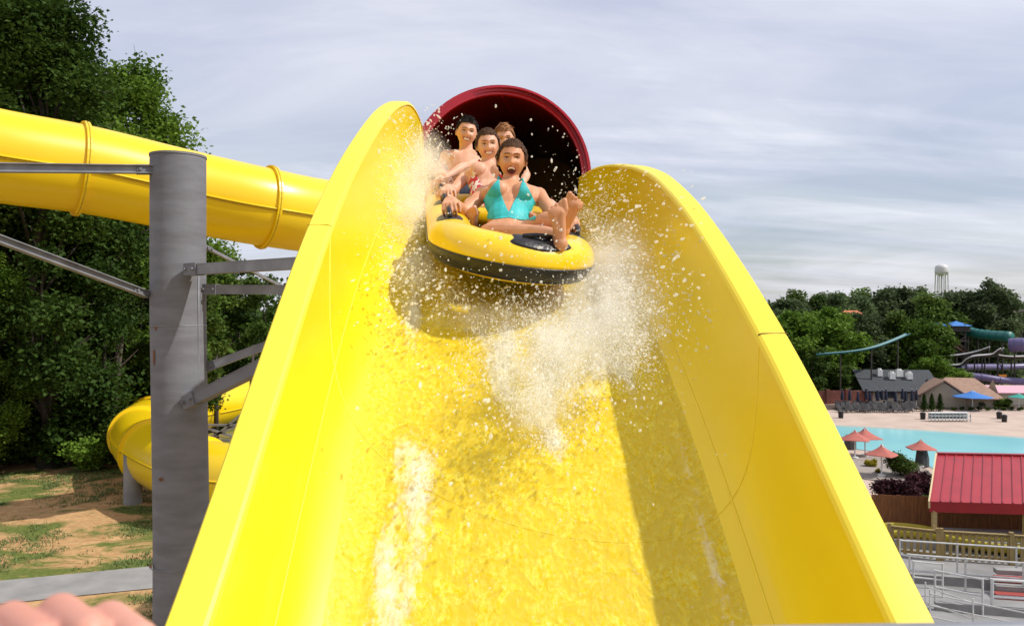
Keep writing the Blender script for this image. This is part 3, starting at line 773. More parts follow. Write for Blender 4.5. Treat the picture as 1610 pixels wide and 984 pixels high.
def person(name_label, c, sk, hair, hmat, mouth, fem, group=None, build=1.0):
    """c: dict of joints in world coordinates"""
    hip = c['hip']; r_ = root('person', hip, name_label, 'person', group)
    mb = MB(); B_ = build
    up = (c['neck'] - hip).normalized(); fw = Vector(c['fwd'])
    f, u, r = frame(fw - up * fw.dot(up), up)     # r = the person's own right
    L = (c['neck'] - hip).length
    chest = hip + u * L * .68; waist = hip + u * L * .36
    mb.ell(chest - f * .005, (r * .148 * B_, f * .098 * B_, u * .165))
    mb.ell(chest + u * .09, (r * .135 * B_, f * .065 * B_, u * .06))
    mb.ell(waist, (r * .122 * B_, f * .085 * B_, u * .14))
    mb.ell(hip + u * .02, (r * .155 * B_, f * .105 * B_, u * .11))
    if fem:
        for s_ in (-1, 1): mb.ell(chest + r * s_ * .070 + f * .072 + u * .005, (r * .064, f * .056, u * .062))
    else:
        for s_ in (-1, 1): mb.ell(chest + r * s_ * .065 + f * .060 + u * .045, (r * .072, f * .035, u * .052))
    hc = c['head']; hf, hu, hr = frame(c['look'], c.get('hup', u))
    skull_base = hc - hu * .055 - hf * .022
    mb.cone(c['neck'] - u * .03, .052 * B_, skull_base, .047 * B_)
    for nm, s_ in (('R', 1), ('L', -1)):
        sh = c['sh' + nm]; el = c['el' + nm]; wr = c['wr' + nm]
        mb.cone(c['neck'] - u * .02 , .040, sh - (sh - c['neck']).normalized() * .03 , .043 * B_)
        mb.cone(sh, .049 * B_, sh + (el - sh) * .35, .041 * B_); mb.cone(sh + (el - sh) * .35, .042 * B_, el, .033 * B_)
        mb.cone(el, .034 * B_, el + (wr - el) * .3, .036 * B_); mb.cone(el + (wr - el) * .3, .036 * B_, wr, .023 * B_)
        mb.cone(chest + r * s_ * .11 + u * .03, .055, sh, .045)
        hd = c.get('hd' + nm, (wr - el)); back = c.get('back' + nm, Vector((0, 0, 1)))
        hand(mb, wr, hd, back, -s_ * 1, curl=c.get('curl', 1.0), sc_=1.0 if fem else 1.08)
        if 'kn' + nm in c:
            kn = c['kn' + nm]; an = c['an' + nm]; hj = hip + r * s_ * .085
            mb.cone(hj, .088 * B_, hj + (kn - hj) * .4, .078 * B_); mb.cone(hj + (kn - hj) * .4, .078 * B_, kn, .052 * B_)
            k1 = kn + (an - kn) * .3; nb = (kn - an).cross(r).normalized()
            mb.cone(kn, .051 * B_, k1, .052 * B_); mb.cone(k1, .052 * B_, an, .033 * B_)
            foot(mb, an, c['toe' + nm], c['sole' + nm], -s_, 1.0 if fem else 1.1)
    kids = head_parts(mb, hc, c['look'], c.get('hup', u), c.get('hs', 1.0), mouth, hair, hmat, fem)
    body = bake(mb, 'body', sk, r_, .0048, 3)
    kids(body)
    # bottoms
    sb = MB(); sb.ell(hip - u * .035, (r * .163 * B_, f * .113 * B_, u * .085))
    if not fem:
        for nm, s_ in (('R', 1), ('L', -1)):
            if 'kn' + nm in c: hj = hip + r * s_ * .085; sb.cone(hj, .10 * B_, hj + (c['kn' + nm] - hj) * .55, .088 * B_)
    bake(sb, 'swim_shorts' if not fem else 'bikini_bottom', c['cloth'], r_, .012, 3)
    return r_, body, (f, u, r, chest)
def wrap_cloth(name, body, poly, m, parent, step=.8, off=.004, solid=.003):
    """fabric draped on the body: sample points inside an outline are dropped on the skin"""
    dep = [body.data.vertices[i].co for i in range(len(body.data.vertices))]
    bvh = BVHTree.FromPolygons([tuple(v) for v in dep], [tuple(p.vertices) for p in body.data.polygons])
    def inside(x, y):
        c = False; n = len(poly)
        for i in range(n):
            x1, y1 = poly[i]; x2, y2 = poly[(i + 1) % n]
            if (y1 > y) != (y2 > y) and x < (x2 - x1) * (y - y1) / (y2 - y1) + x1: c = not c
        return c
    x0, x1 = min(p[0] for p in poly), max(p[0] for p in poly); y0, y1 = min(p[1] for p in poly), max(p[1] for p in poly)
    nx, nyy = int((x1 - x0) / step) + 2, int((y1 - y0) / step) + 2; idx = {}; vs = []
    for i in range(nx + 1):
        for j in range(nyy + 1):
            x, y = x0 + i * step, y0 + j * step
            if not inside(x, y): continue
            d = P(x, y, 1).normalized(); hit = bvh.ray_cast(Vector((0, 0, 0)) + d * 3.9, d)
            if hit[0] is None: continue
            nr = hit[1] if hit[1].dot(d) < 0 else -hit[1]
            idx[(i, j)] = len(vs); vs.append(hit[0] + nr * off - d * .002)
    fs = []
    for (i, j) in idx:
        q = [(i, j), (i + 1, j), (i + 1, j + 1), (i, j + 1)]
        if all(t in idx for t in q):
            dd = [vs[idx[t]] for t in q]
            if max((a - dd[0]).length for a in dd) < .06: fs.append(tuple(idx[t] for t in q))
    par = list(range(len(vs)))
    def fd_(a):
        while par[a] != a: par[a] = par[par[a]]; a = par[a]
        return a
    for q in fs:
        for t in q[1:]: par[fd_(t)] = fd_(q[0])
    cnt = {}
    for q in fs: cnt[fd_(q[0])] = cnt.get(fd_(q[0]), 0) + 1
    fs = [q for q in fs if cnt[fd_(q[0])] > 60]
    used = sorted({t for q in fs for t in q}); mp_ = {t: i for i, t in enumerate(used)}; vs = [vs[t] for t in used]; fs = [tuple(mp_[t] for t in q) for q in fs]
    b = MB(); b.add(vs, fs); o = b.build(name, m, parent, True)
    s_ = o.modifiers.new('s', 'SMOOTH'); s_.iterations = 3
    s_ = o.modifiers.new('t', 'SOLIDIFY'); s_.thickness = solid; s_.offset = 1
    return o
V = Vector
# front rider
h0l, h0r = HAND[(0, -1)], HAND[(0, 1)]
lookc = lambda p: (-V(p)).normalized()
n0 = P(802, 289, 4.70)
# person faces the camera, so the rider's own right is at the left of the picture
w1 = dict(head=P(805, 252, 4.70), neck=n0, hip=P(797, 376, 4.40), fwd=V((.05, -1, .1)), look=V((-.02, -1, -.12)), hup=V((.04, .1, 1)),
          shR=P(760, 305, 4.70), shL=P(847, 307, 4.70), elR=P(729, 334, 4.52), elL=P(869, 336, 4.50),
          wrR=h0l[0] + V((.00, .10, .065)), wrL=h0r[0] + V((-.03, .10, .065)), hdR=V((.0, -1, -.55)), hdL=V((.1, -1, -.55)), backR=V((-.1, -.2, 1)), backL=V((.1, -.2, 1)), curl=1.2,
          knR=P(838, 369, 4.06), anR=P(878, 371, 3.80), toeR=V((-.12, -.15, .98)), soleR=V((.10, -1, -.12)),
          knL=P(858, 348, 4.14), anL=P(886, 347, 4.05), toeL=V((.30, -.45, .8)), soleL=V((.35, -1, 0)), cloth=TURQ, hs=1.0)
p1, body1, fr1 = person('laughing woman in turquoise bikini top with bare feet raised at the front of the raft', w1, SK1, 'back', HAIRB, 'open', True, 'riders in the raft')
top = wrap_cloth('bikini_top', body1, [(781, 284), (786, 284), (787, 300), (793, 318), (800, 333), (806, 320), (815, 303), (820, 286), (825, 286), (832, 298), (842, 318), (844, 332), (842, 347), (820, 347), (800, 343), (780, 345), (760, 345), (757, 332), (760, 314), (769, 298)], TURQ, p1)
b = MB()
f, u, r, chs = fr1
nk = w1['neck']
for s_ in (-1, 1):
    b.tube([P(803 + (-1 if s_ > 0 else 1) * 20, 286, 4.62) , nk + r * s_ * .072 + f * .035 + u * .012, nk + r * s_ * .058 + u * .035, nk - f * .058 + u * .03], [.006, .0065, .006, .006], 8)
b.ell(nk - f * .06 + u * .03 - r * .05, (.02, .02, .016)); b.tube([nk - f * .06 + u * .03 - r * .05, nk - f * .05 + u * .0 - r * .10, nk - f * .05 - u * .03 - r * .11], [.008, .01, .004], 6)
b.build('neck_strap', TURQ, top, True)
# second rider
h1l, h1r = HAND[(1, -1)], HAND[(1, 1)]
w2 = dict(head=P(767, 229, 5.50), neck=P(768, 261, 5.52), hip=P(766, 330, 5.22), fwd=V((.08, -1, .1)), look=V((.10, -1, -.16)), hup=V((-.08, .1, 1)),
          shR=P(736, 274, 5.50), shL=P(803, 276, 5.50), elR=P(712, 300, 5.30), elL=P(822, 305, 5.3),
          wrR=h1l[0] + V((.01, .10, .065)), wrL=h1r[0] + V((-.01, .10, .065)), hdR=V((.0, -1, -.5)), hdL=V((0, -1, -.5)), backR=V((-.1, -.2, 1)), backL=V((.1, -.2, 1)), curl=1.2,
          knR=P(739, 330, 4.92), anR=P(742, 352, 4.62), toeR=V((-.1, -.7, .6)), soleR=V((0, -.7, -.7)),
          knL=P(808, 335, 4.92), anL=P(835, 362, 4.66), toeL=V((.2, -.7, .6)), soleL=V((0, -.7, -.7)), cloth=FLOR, hs=.95)
p2, body2, fr2 = person('smiling woman in red and white floral bikini seated second in the raft', w2, SK2, 'back', HAIRB, 'smile', True, 'riders in the raft')
top2 = wrap_cloth('bikini_top', body2, [(744, 268), (748, 268), (752, 280), (762, 296), (768, 298), (774, 294), (782, 280), (786, 268), (790, 268), (794, 285), (796, 306), (770, 309), (738, 306), (736, 292)], FLOR, p2, off=.005)
b = MB(); f, u, r, chs = fr2; nk = w2['neck']
for s_ in (-1, 1): b.tube([P(767 + (-1 if s_ > 0 else 1) * 20, 270, 5.44), nk + r * s_ * .068 + f * .04 + u * .01, nk + r * s_ * .055 + u * .035, nk - f * .055 + u * .03], .006, 8)
b.build('neck_strap', FLOR, top2, True)
# third rider
h2l, h2r = HAND[(2, -1)], HAND[(2, 1)]
w3 = dict(head=P(734, 209, 6.20), neck=P(733, 240, 6.25), hip=P(738, 306, 5.98), fwd=V((.1, -1, .1)), look=V((.14, -1, -.16)), hup=V((.12, .1, 1)),
          shR=P(702, 246, 6.25), shL=P(766, 250, 6.25), elR=P(694, 272, 6.20), elL=P(730, 262, 5.98),
          wrR=h2l[0] + V((.03, .12, .07)), wrL=P(704, 277, 5.82), hdR=V((-.1, -1, -.5)), hdL=V((-.8, -.5, -.4)), backR=V((-.1, -.2, 1)), backL=V((.0, -.4, 1)), curl=.8,
          knR=P(704, 300, 5.66), anR=P(702, 320, 5.36), toeR=V((-.1, -.7, .6)), soleR=V((0, -.7, -.7)),
          knL=P(785, 305, 5.66), anL=P(796, 330, 5.36), toeL=V((.1, -.7, .6)), soleL=V((0, -.7, -.7)), cloth=SHORTS, hs=.97)
p3, body3, _ = person('smiling bare-chested man with short dark hair seated third in the raft', w3, SK2, 'short', HAIRD, 'smile', False, 'riders in the raft', build=1.08)
# fourth rider
h3l, h3r = HAND[(3, -1)], HAND[(3, 1)]
w4 = dict(head=P(793, 218, 6.85), neck=P(790, 244, 6.90), hip=P(780, 300, 6.66), fwd=V((.1, -1, .1)), look=V((.05, -1, -.35)), hup=V((-.1, -.1, 1)),
          shR=P(757, 250, 6.90), shL=P(816, 254, 6.90), elR=P(740, 275, 6.8), elL=P(828, 275, 6.75),
          wrR=h3l[0] + V((.02, .11, .07)), wrL=h3r[0] + V((-.02, .11, .07)), hdR=V((0, -1, -.5)), hdL=V((0, -1, -.5)), backR=V((0, 0, 1)), backL=V((0, 0, 1)), curl=1.2,
          knR=P(752, 290, 6.35), anR=P(745, 300, 6.08), toeR=V((-.1, -.7, .6)), soleR=V((0, -.7, -.7)),
          knL=P(800, 290, 6.35), anL=P(800, 305, 6.08), toeL=V((.1, -.7, .6)), soleL=V((0, -.7, -.7)), cloth=SHORTS, hs=1.0)
person('sandy-haired rider seated last in the raft, mostly hidden behind the others', w4, SK2, 'short', HAIRR, 'smile', False, 'riders in the raft', build=1.02)

# ------------------------------------------------------------ the onlooker's hand on the rail, at lower left, close to the lens
mb = MB()
wr = P(-150, 1190, .43); base = root('person', wr, 'blurred bare knuckles of a hand with silver ring gripping the rail at lower left', 'person')
SCL = .98
kn = [(22, 976), (98, 964), (176, 976), (-52, 1000)]
tops = []
for i, (kx, ky) in enumerate(kn):
    a = P(kx - 60, ky + 95, .42); k1 = P(kx - 5, ky, .40 - .002 * i); k2 = P(kx + 42, ky + 32, .37); k3 = P(kx + 30, ky + 88, .365)
    mb.cone(a, .0115 * SCL, k1, .0105 * SCL); mb.cone(k1, .0107 * SCL, k2, .0097 * SCL); mb.cone(k2, .0097 * SCL, k3, .0088 * SCL)
    tops.append((a, k1)); mb.cone(P(kx - 150, 1150 + 6 * i, .45), .013, a, .0125)
mb.ell(P(-60, 1110, .44), (.035, .03, .02))
mb.cone(P(-90, 1150, .44), .028, P(-330, 1500, .50), .038)
mb.cone(P(-120, 1130, .41), .015, P(-30, 1160, .38), .0115); mb.cone(P(-30, 1160, .38), .0115, P(60, 1150, .37), .0095)
hb = bake(mb, 'hand', SK3, base, .0017, 2)
RING = mat('silver', (.7, .7, .7), rough=.2, metal=1)
a, k1 = tops[3]; c = a + (k1 - a) * .45; a0, k0 = tops[0]
b = MB(); c = k0 + (a0 - k0) * .55; t = (k0 - a0).normalized(); x_ = t.cross(V((0, 1, 0))).normalized(); y_ = t.cross(x_)
b.tube([c + (x_ * math.cos(q) + y_ * math.sin(q)) * .0138 for q in [2 * math.pi * k / 32 for k in range(32)]], .0022, 8, closed=True)
b.build('ring', RING, base, True)
# hand rail of the lookout: runs across just under the view, rising into it at the right
rl = root('handrail', P(800, 1060, .47), 'blurred grey metal handrail edge along the bottom right of the view', 'handrail')
b = MB(); b.tube([P(-260, 1120, .40), P(600, 1035, .45), P(1240, 1004, .50), P(1640, 996, .53), P(1900, 992, .55)], .0085, 14); b.build('top_bar', GALV2, rl, True)
for px in (-200, 1750):
    q = P(px, 1118 if px < 0 else 994, .40 if px < 0 else .54); b = MB(); b.tube([q, q - V((0, 0, 1.1))], .012, 12); b.build('post', GALV2, rl, True)
# ------------------------------------------------------------ trees and shrubs
def leaves_mesh(name, pts, size, seed, mats, up_bias=.5, long=1.5, groups=None):
    """one small bent leaf clump (two triangles each side of a rib) per point"""
    rng = np.random.default_rng(seed); n = len(pts); pts = np.asarray(pts)
    nr = rng.normal(size=(n, 3)); nr[:, 2] = np.abs(nr[:, 2]) + up_bias; nr /= np.linalg.norm(nr, axis=1, keepdims=True)
    t = rng.normal(size=(n, 3)); t -= nr * (t * nr).sum(1, keepdims=True); t /= np.linalg.norm(t, axis=1, keepdims=True)
    b = np.cross(nr, t); s = size * rng.uniform(.6, 1.35, (n, 1))
    v = np.empty((n, 4, 3)); v[:, 0] = pts - t * s * long * .5; v[:, 2] = pts + t * s * long * .5
    v[:, 1] = pts + b * s * .5 + nr * s * .16 - t * s * .1; v[:, 3] = pts - b * s * .5 + nr * s * .16 - t * s * .1
    me = bpy.data.meshes.new(name); me.vertices.add(n * 4); me.vertices.foreach_set('co', v.reshape(-1).astype(np.float32))
    base = np.arange(n) * 4
    tri = np.stack([base, base + 1, base + 2, base, base + 2, base + 3], 1).reshape(-1)
    me.loops.add(n * 6); me.loops.foreach_set('vertex_index', tri.astype(np.int32))
    me.polygons.add(n * 2); me.polygons.foreach_set('loop_start', (np.arange(n * 2) * 3).astype(np.int32))
    try: me.polygons.foreach_set('loop_total', np.full(n * 2, 3, np.int32))
    except Exception: pass
    tint = rng.random(n) ** 1.3 if groups is None else np.clip(groups * .6 + rng.random(n) * .45, 0, 1)
    at = me.attributes.new('tint', 'FLOAT', 'POINT'); at.data.foreach_set('value', np.repeat(tint, 4).astype(np.float32))
    me.materials.append(mats); me.update(calc_edges=True); me.validate(); return me
def crown_points(rng, blobs, n):
    """blobs: (centre, radius, weight) -> leaf positions in ragged shells"""
    w = np.array([b[2] for b in blobs]); w = w / w.sum(); k = rng.choice(len(blobs), n, p=w)
    c = np.array([b[0] for b in blobs])[k]; r = np.array([b[1] for b in blobs])[k]
    d = rng.normal(size=(n, 3)); d /= np.linalg.norm(d, axis=1, keepdims=True)
    rad = rng.random(n) ** .45 * (1 + .22 * rng.normal(size=n))
    tint = np.array([b[3] for b in blobs])[k]
    return c + d * (rad * r)[:, None] * np.array([1, 1, .78]), tint
def tree_proto(seed, h, cr, base_frac, n, leaf, lm, nbl=34, shape='broad', trunk_r=None):
    rng = np.random.default_rng(seed); rnd = random.Random(seed)
    r_ = root('broadleaf_tree' if shape != 'column' else 'conifer', (0, 0, 0), 'tree', 'tree')
    tr = trunk_r or h * .016; top = h * .9
    path = [Vector((h * .02 * math.sin(i * 1.3 + seed), h * .02 * math.cos(i * 1.7 + seed), top * i / 8 - .3)) for i in range(9)]
    mb = MB(); mb.tube(path, [tr * (1.35 if i == 0 else 1) * (1 - .85 * i / 8) for i in range(9)], 10)
    blobs = []
    for i in range(nbl):
        t = (i + .5) / nbl; zz = h * (base_frac + (1 - base_frac) * t * .96)
        env = {'broad': math.sin(math.pi * min(1, .18 + .80 * t)) ** .6, 'round': math.sin(math.pi * (.1 + .85 * t)) ** .5, 'column': (1 - t) ** .8 + .08}[shape]
        a = i * 2.4 + rnd.uniform(-.4, .4); rr = cr * env * rnd.uniform(.35, .95)
        c = Vector((math.cos(a) * rr, math.sin(a) * rr, zz + rnd.uniform(-.03, .03) * h)); br = cr * rnd.uniform(.22, .40) * (1 if shape != 'column' else .7 * env + .2)
        blobs.append((tuple(c), br, br ** 2, rnd.random()))
        j = min(7, max(1, int((zz / top) * 8 - 1.2))); p0 = path[j]
        if shape != 'column':
            mid = (p0 + c) / 2 + Vector((0, 0, h * .015))
            mb.tube([p0, mid, c], [tr * .38 * (1 - t * .6), tr * .22 * (1 - t * .5), tr * .06], 6)
            for q in range(2):
                e = c + Vector((rnd.uniform(-1, 1), rnd.uniform(-1, 1), rnd.uniform(-.2, 1))) * br * 1.15; mb.tube([c, e], [tr * .08, tr * .02], 4)
    mb.build('trunk', BARK, r_, True)
    pts, tint = crown_points(rng, blobs, n)
    me = leaves_mesh('crown', pts, leaf, seed, lm, groups=tint)
    o = bpy.data.objects.new('crown', me); COL.objects.link(o); attach(o, r_)
    return r_
def bush_proto(seed, w, h, n, leaf, lm, name='shrub'):
    rng = np.random.default_rng(seed); rnd = random.Random(seed)
    blobs = []
    for i in range(12):
        a = rnd.uniform(0, 6.28); rr = w * .5 * rnd.uniform(.1, .62)
        z = h * rnd.uniform(.25, .72); blobs.append(((math.cos(a) * rr, math.sin(a) * rr, z), h * rnd.uniform(.22, .36), 1, rnd.random()))
    pts, tint = crown_points(rng, blobs, n); pts = pts[pts[:, 2] > 0]; tint = tint[:len(pts)]
    r_ = root(name, (0, 0, 0), 'shrub', 'shrub')
    me = leaves_mesh('foliage', pts, leaf, seed, lm, groups=tint); o = bpy.data.objects.new('foliage', me); COL.objects.link(o); attach(o, r_)
    mb = MB()
    for i in range(5):
        b = blobs[i][0]; mb.tube([(0, 0, -.1), (b[0] * .5, b[1] * .5, b[2] * .6), b], [.03, .02, .008], 5)
    mb.build('stem', BARK, r_); return r_
USED = {}
def place(proto, x, y, label, rz=0, scl=1.0, group=None, cat=None, name=None, dz=0.0):
    o = copy_tree(proto, (x, y, tz(x, y) + dz), rz, label, scl)
    if name: o.name = name
    if group: o['group'] = group
    if cat: o['category'] = cat
    return o
# left woodland, near: each tree stands for itself
TA = tree_proto(11, 21, 4.6, .16, 62000, .145, LEAF, 46)
TB = tree_proto(12, 17, 4.0, .10, 54000, .14, LEAFL, 40)
TC_ = tree_proto(13, 19, 3.9, .14, 54000, .14, LEAFD, 42)
TD = tree_proto(14, 9.5, 2.0, .30, 7000, .16, LEAF, 20, trunk_r=.09)
def pxx(px, d): return (px - CX) / F * d
LG = 'trees of the woodland at the left'
for (p, px, d, s, rz, lab) in (
    (TC_, 62, 29.5, .96, 0.4, 'tall dark-leaved tree whose trunk meets the grass edge at the left, before the woodland'),
    (TA, -120, 31, 1.25, 2.0, 'tallest broadleaf tree at the far left, reaching above the top of the picture'),
    (TA, -25, 34, 1.06, 4.0, 'tall broadleaf tree behind the dark-leaved one at the left, cut by the picture top'),
    (TB, 200, 36, 1.05, 1.0, 'lighter green tree with leafy outer twigs above the yellow tube, left of the steel column'),
    (TB, -30, 28, .50, 3.0, 'bright green small tree at the left picture edge below the steel arm'),
    (TC_, 150, 33, .60, 5.0, 'low dark tree behind the U-turn of the yellow tube slide'),
    (TB, 245, 38, .58, .2, 'mid-height tree hidden mostly behind the grey steel column'),
    (TA, -330, 33, 1.1, 1.2, 'broadleaf tree outside the left picture edge beside the woodland'),
    (TC_, 110, 44, .95, 2.2, 'dark tree deep in the woodland seen between two nearer crowns'),
    (TD, 335, 52, 1.1, 0.5, 'slender young tree just right of the steel column below the pale arm'),
    (TD, 375, 56, 1.05, 2.5, 'slender young tree in the middle of the gap between column and slide'),
    (TD, 415, 52, .9, 4.1, 'slender young tree touching the left rim of the slide in the gap'),
    (TD, 300, 33, .75, 1.1, 'thin low tree behind the steel column near the lower tube'),
    (TB, 350, 58, .50, 3.3, 'pale round-crowned tree furthest back in the gap beside the column')):
    place(p, pxx(px, d), d, lab, rz, s, LG)
# bare and thin trunks standing in the edge of the wood
for i, (px, d, hh, lab) in enumerate(((157, 31, 5.5, 'thin straight bare trunk at the wood edge, left of the tube turn'), (166, 32, 6.5, 'pale thin trunk second from the left in the group above the tube turn'), (174, 31.5, 5.0, 'leaning thin trunk above the tube turn, third from the left'),
                      (182, 33, 6.8, 'thin trunk nearest the steel column above the tube turn'), (340, 36, 4.8, 'thin bare trunk right of the column beneath the pale young crown'), (392, 38, 4.6, 'thin bare trunk close to the slide rim in the gap'))):
    x = pxx(px, d); z = tz(x, d); r_ = root('tree_trunk', (x, d, z), lab, 'tree', 'bare trunks at the wood edge')
    mb = MB(); lean = (.25, -.1, .5, .1, 0, .2)[i]; mb.tube([(x, d, z - .2), (x + lean * .4, d, z + hh * .5), (x + lean, d, z + hh)], [.13, .10, .05], 8); mb.build('trunk', BARK, r_, True)
    mb = MB()
    for k in range(4): q = Vector((x + lean * (.5 + k * .12), d, z + hh * (.5 + .12 * k))); mb.tube([q, q + Vector((RND.uniform(-.9, .9), RND.uniform(-.5, .5), .7))], [.04, .012], 5)
    mb.build('branch', BARK, r_)
BU = bush_proto(31, 3.0, 2.0, 5200, .12, LEAF); BL = bush_proto(32, 2.6, 1.7, 4600, .11, LEAFL); BD = bush_proto(33, 3.2, 2.3, 5200, .13, LEAFD)
BUSHL = ['undergrowth bush outside the left picture edge', 'dark undergrowth bush at the very left edge of the wood foot', 'mid-green bush left of the big dark trunk at the wood foot', 'dark bush right of the big dark trunk at the wood foot',
  'pale leafy low bush between the big trunk and the tube turn', 'green bush touching the left side of the yellow tube turn', 'pale bush directly behind the yellow tube turn', 'dark bush behind the steel column, far back', 'pale bush right of the steel column under the lattice bracing', 'green bush in the middle of the gap right of the column',
  'dark bush beside the slide rim in the gap', 'green bush hidden behind the left rim of the slide', 'large dark bush beyond the left picture edge', 'tall dark bush deep behind the bushes at the left edge', 'tall green bush in shade behind the big dark trunk', 'tallest dark bush behind the thin trunks at the tube turn', 'tall green bush behind the tube turn and steel column']
for k, (px, d, s, p) in enumerate(((-90, 28, 1.2, BU), (-20, 29, 1.3, BD), (38, 30.5, 1.1, BU), (105, 30, 1.3, BD), (140, 29, .9, BL), (190, 31, 1.2, BU), (225, 30, .9, BL), (262, 47, 1.3, BD), (335, 52, 1.2, BL), (375, 54, 1.4, BU), (430, 52, 1.4, BD), (480, 56, 1.6, BU), (-170, 29, 1.5, BD), (15, 33, 2.0, BD), (90, 34, 2.1, BU), (150, 36, 2.4, BD), (210, 38, 2.5, BU))):
    place(p, pxx(px, d), d, BUSHL[k], k * 1.3, s, 'undergrowth bushes at the wood edge', 'shrub')
# mass of the wood behind: too many crowns to count
def wood_mass(name, spots, leaf, n_each, lm, seed, label):
    rng = np.random.default_rng(seed); rnd = random.Random(seed); P_, T_ = [], []
    for (x, y, z0, h, cr) in spots:
        blobs = []
        for i in range(16):
            t = (i + .5) / 16; a = i * 2.4; rr = cr * math.sin(math.pi * (.12 + .8 * t)) ** .6 * rnd.uniform(.3, .9)
            blobs.append(((x + math.cos(a) * rr, y + math.sin(a) * rr, z0 + h * (.12 + .85 * t)), cr * rnd.uniform(.3, .45), 1, rnd.random()))
        p, t = crown_points(rng, blobs, n_each); P_.append(p); T_.append(t)
    me = leaves_mesh(name, np.concatenate(P_), leaf, seed, lm, groups=np.concatenate(T_))
    o = bpy.data.objects.new(name, me); COL.objects.link(o); tag(o, label, 'woodland', None, 'stuff'); return o
sp = []
rw = random.Random(5)
for d in (42, 50, 60, 74, 95):
    px = -520
    while px < 300:
        x = pxx(px, d); sp.append((x, d + rw.uniform(-3, 3), tz(x, d), (13 if px < 200 else 8.5) * rw.uniform(.85, 1.15) * (1 + (d - 42) * .006), 4.4)); px += 5.2 / d * F * .62
for d in (90, 120, 160):
    px = 300
    while px < 760:
        x = pxx(px, d); sp.append((x, d + rw.uniform(-5, 5), tz(x, d), 8.5 * rw.uniform(.8, 1.15), 5)); px += 8 / d * F * .7
wood_mass('woodland', sp, .42, 1500, LEAFD, 77, 'dense dark woodland filling the background at the left')
# the hills far away
hb = MB()
def hill(u, v):
    x = -2600 + 5200 * u; y = 1500 + 900 * v; return (x, y, -20 + (26 + 16 * math.sin(x * .0031) + 9 * math.sin(x * .0083 + 1)) * math.sin(math.pi * min(1, v * .9 + .02)))
hb.grid(hill, 120, 12); tag(hb.build('hills', mat('hill_woods', (.045, .07, .05), rough=1, var=.4, scale=.01, col2=(.06, .085, .06)), None, True), kind='structure')
# grass tufts on the eroded bank at the left
rng = np.random.default_rng(9); n = 26000
gx = rng.uniform(-19, -6.5, n); gy = rng.uniform(12.5, 29, n); keep = np.array([mnoise.noise(V((a * .5, b_ * .38, 3))) + .5 * mnoise.noise(V((a * 1.7, b_ * 1.3, 8))) for a, b_ in zip(gx, gy)]) + rng.normal(size=n) * .12 > .12
gx, gy = gx[keep], gy[keep]; y0_ = np.interp(gx, [-24, -16, -11, -7.7, -3], [12.0, 14.3, 15.9, 17.0, 18.2]); keep = ~((gy > y0_ - .15) & (gy < y0_ + 1.85)); gx, gy = gx[keep], gy[keep]
vs = []; fs = []
for x, y in zip(gx, gy):
    z = tz(x, y)
    for k in range(4):
        a = rng.uniform(0, 6.28); h = rng.uniform(.03, .10); dx, dy = math.cos(a) * .03, math.sin(a) * .03; ox, oy = rng.uniform(-.1, .1, 2)
        o = len(vs); vs += [(x + ox - dy * .4, y + oy + dx * .4, z), (x + ox + dy * .4, y + oy - dx * .4, z), (x + ox + dx * 2, y + oy + dy * 2, z + h)]; fs.append((o, o + 1, o + 2))
b = MB(); b.add(vs, fs); tag(b.build('grass', mat('grass_blade', (.13, .19, .045), rough=.8, var=.5, scale=3)), 'sparse green grass tufts on the sandy bank at the left', 'grass', None, 'stuff')

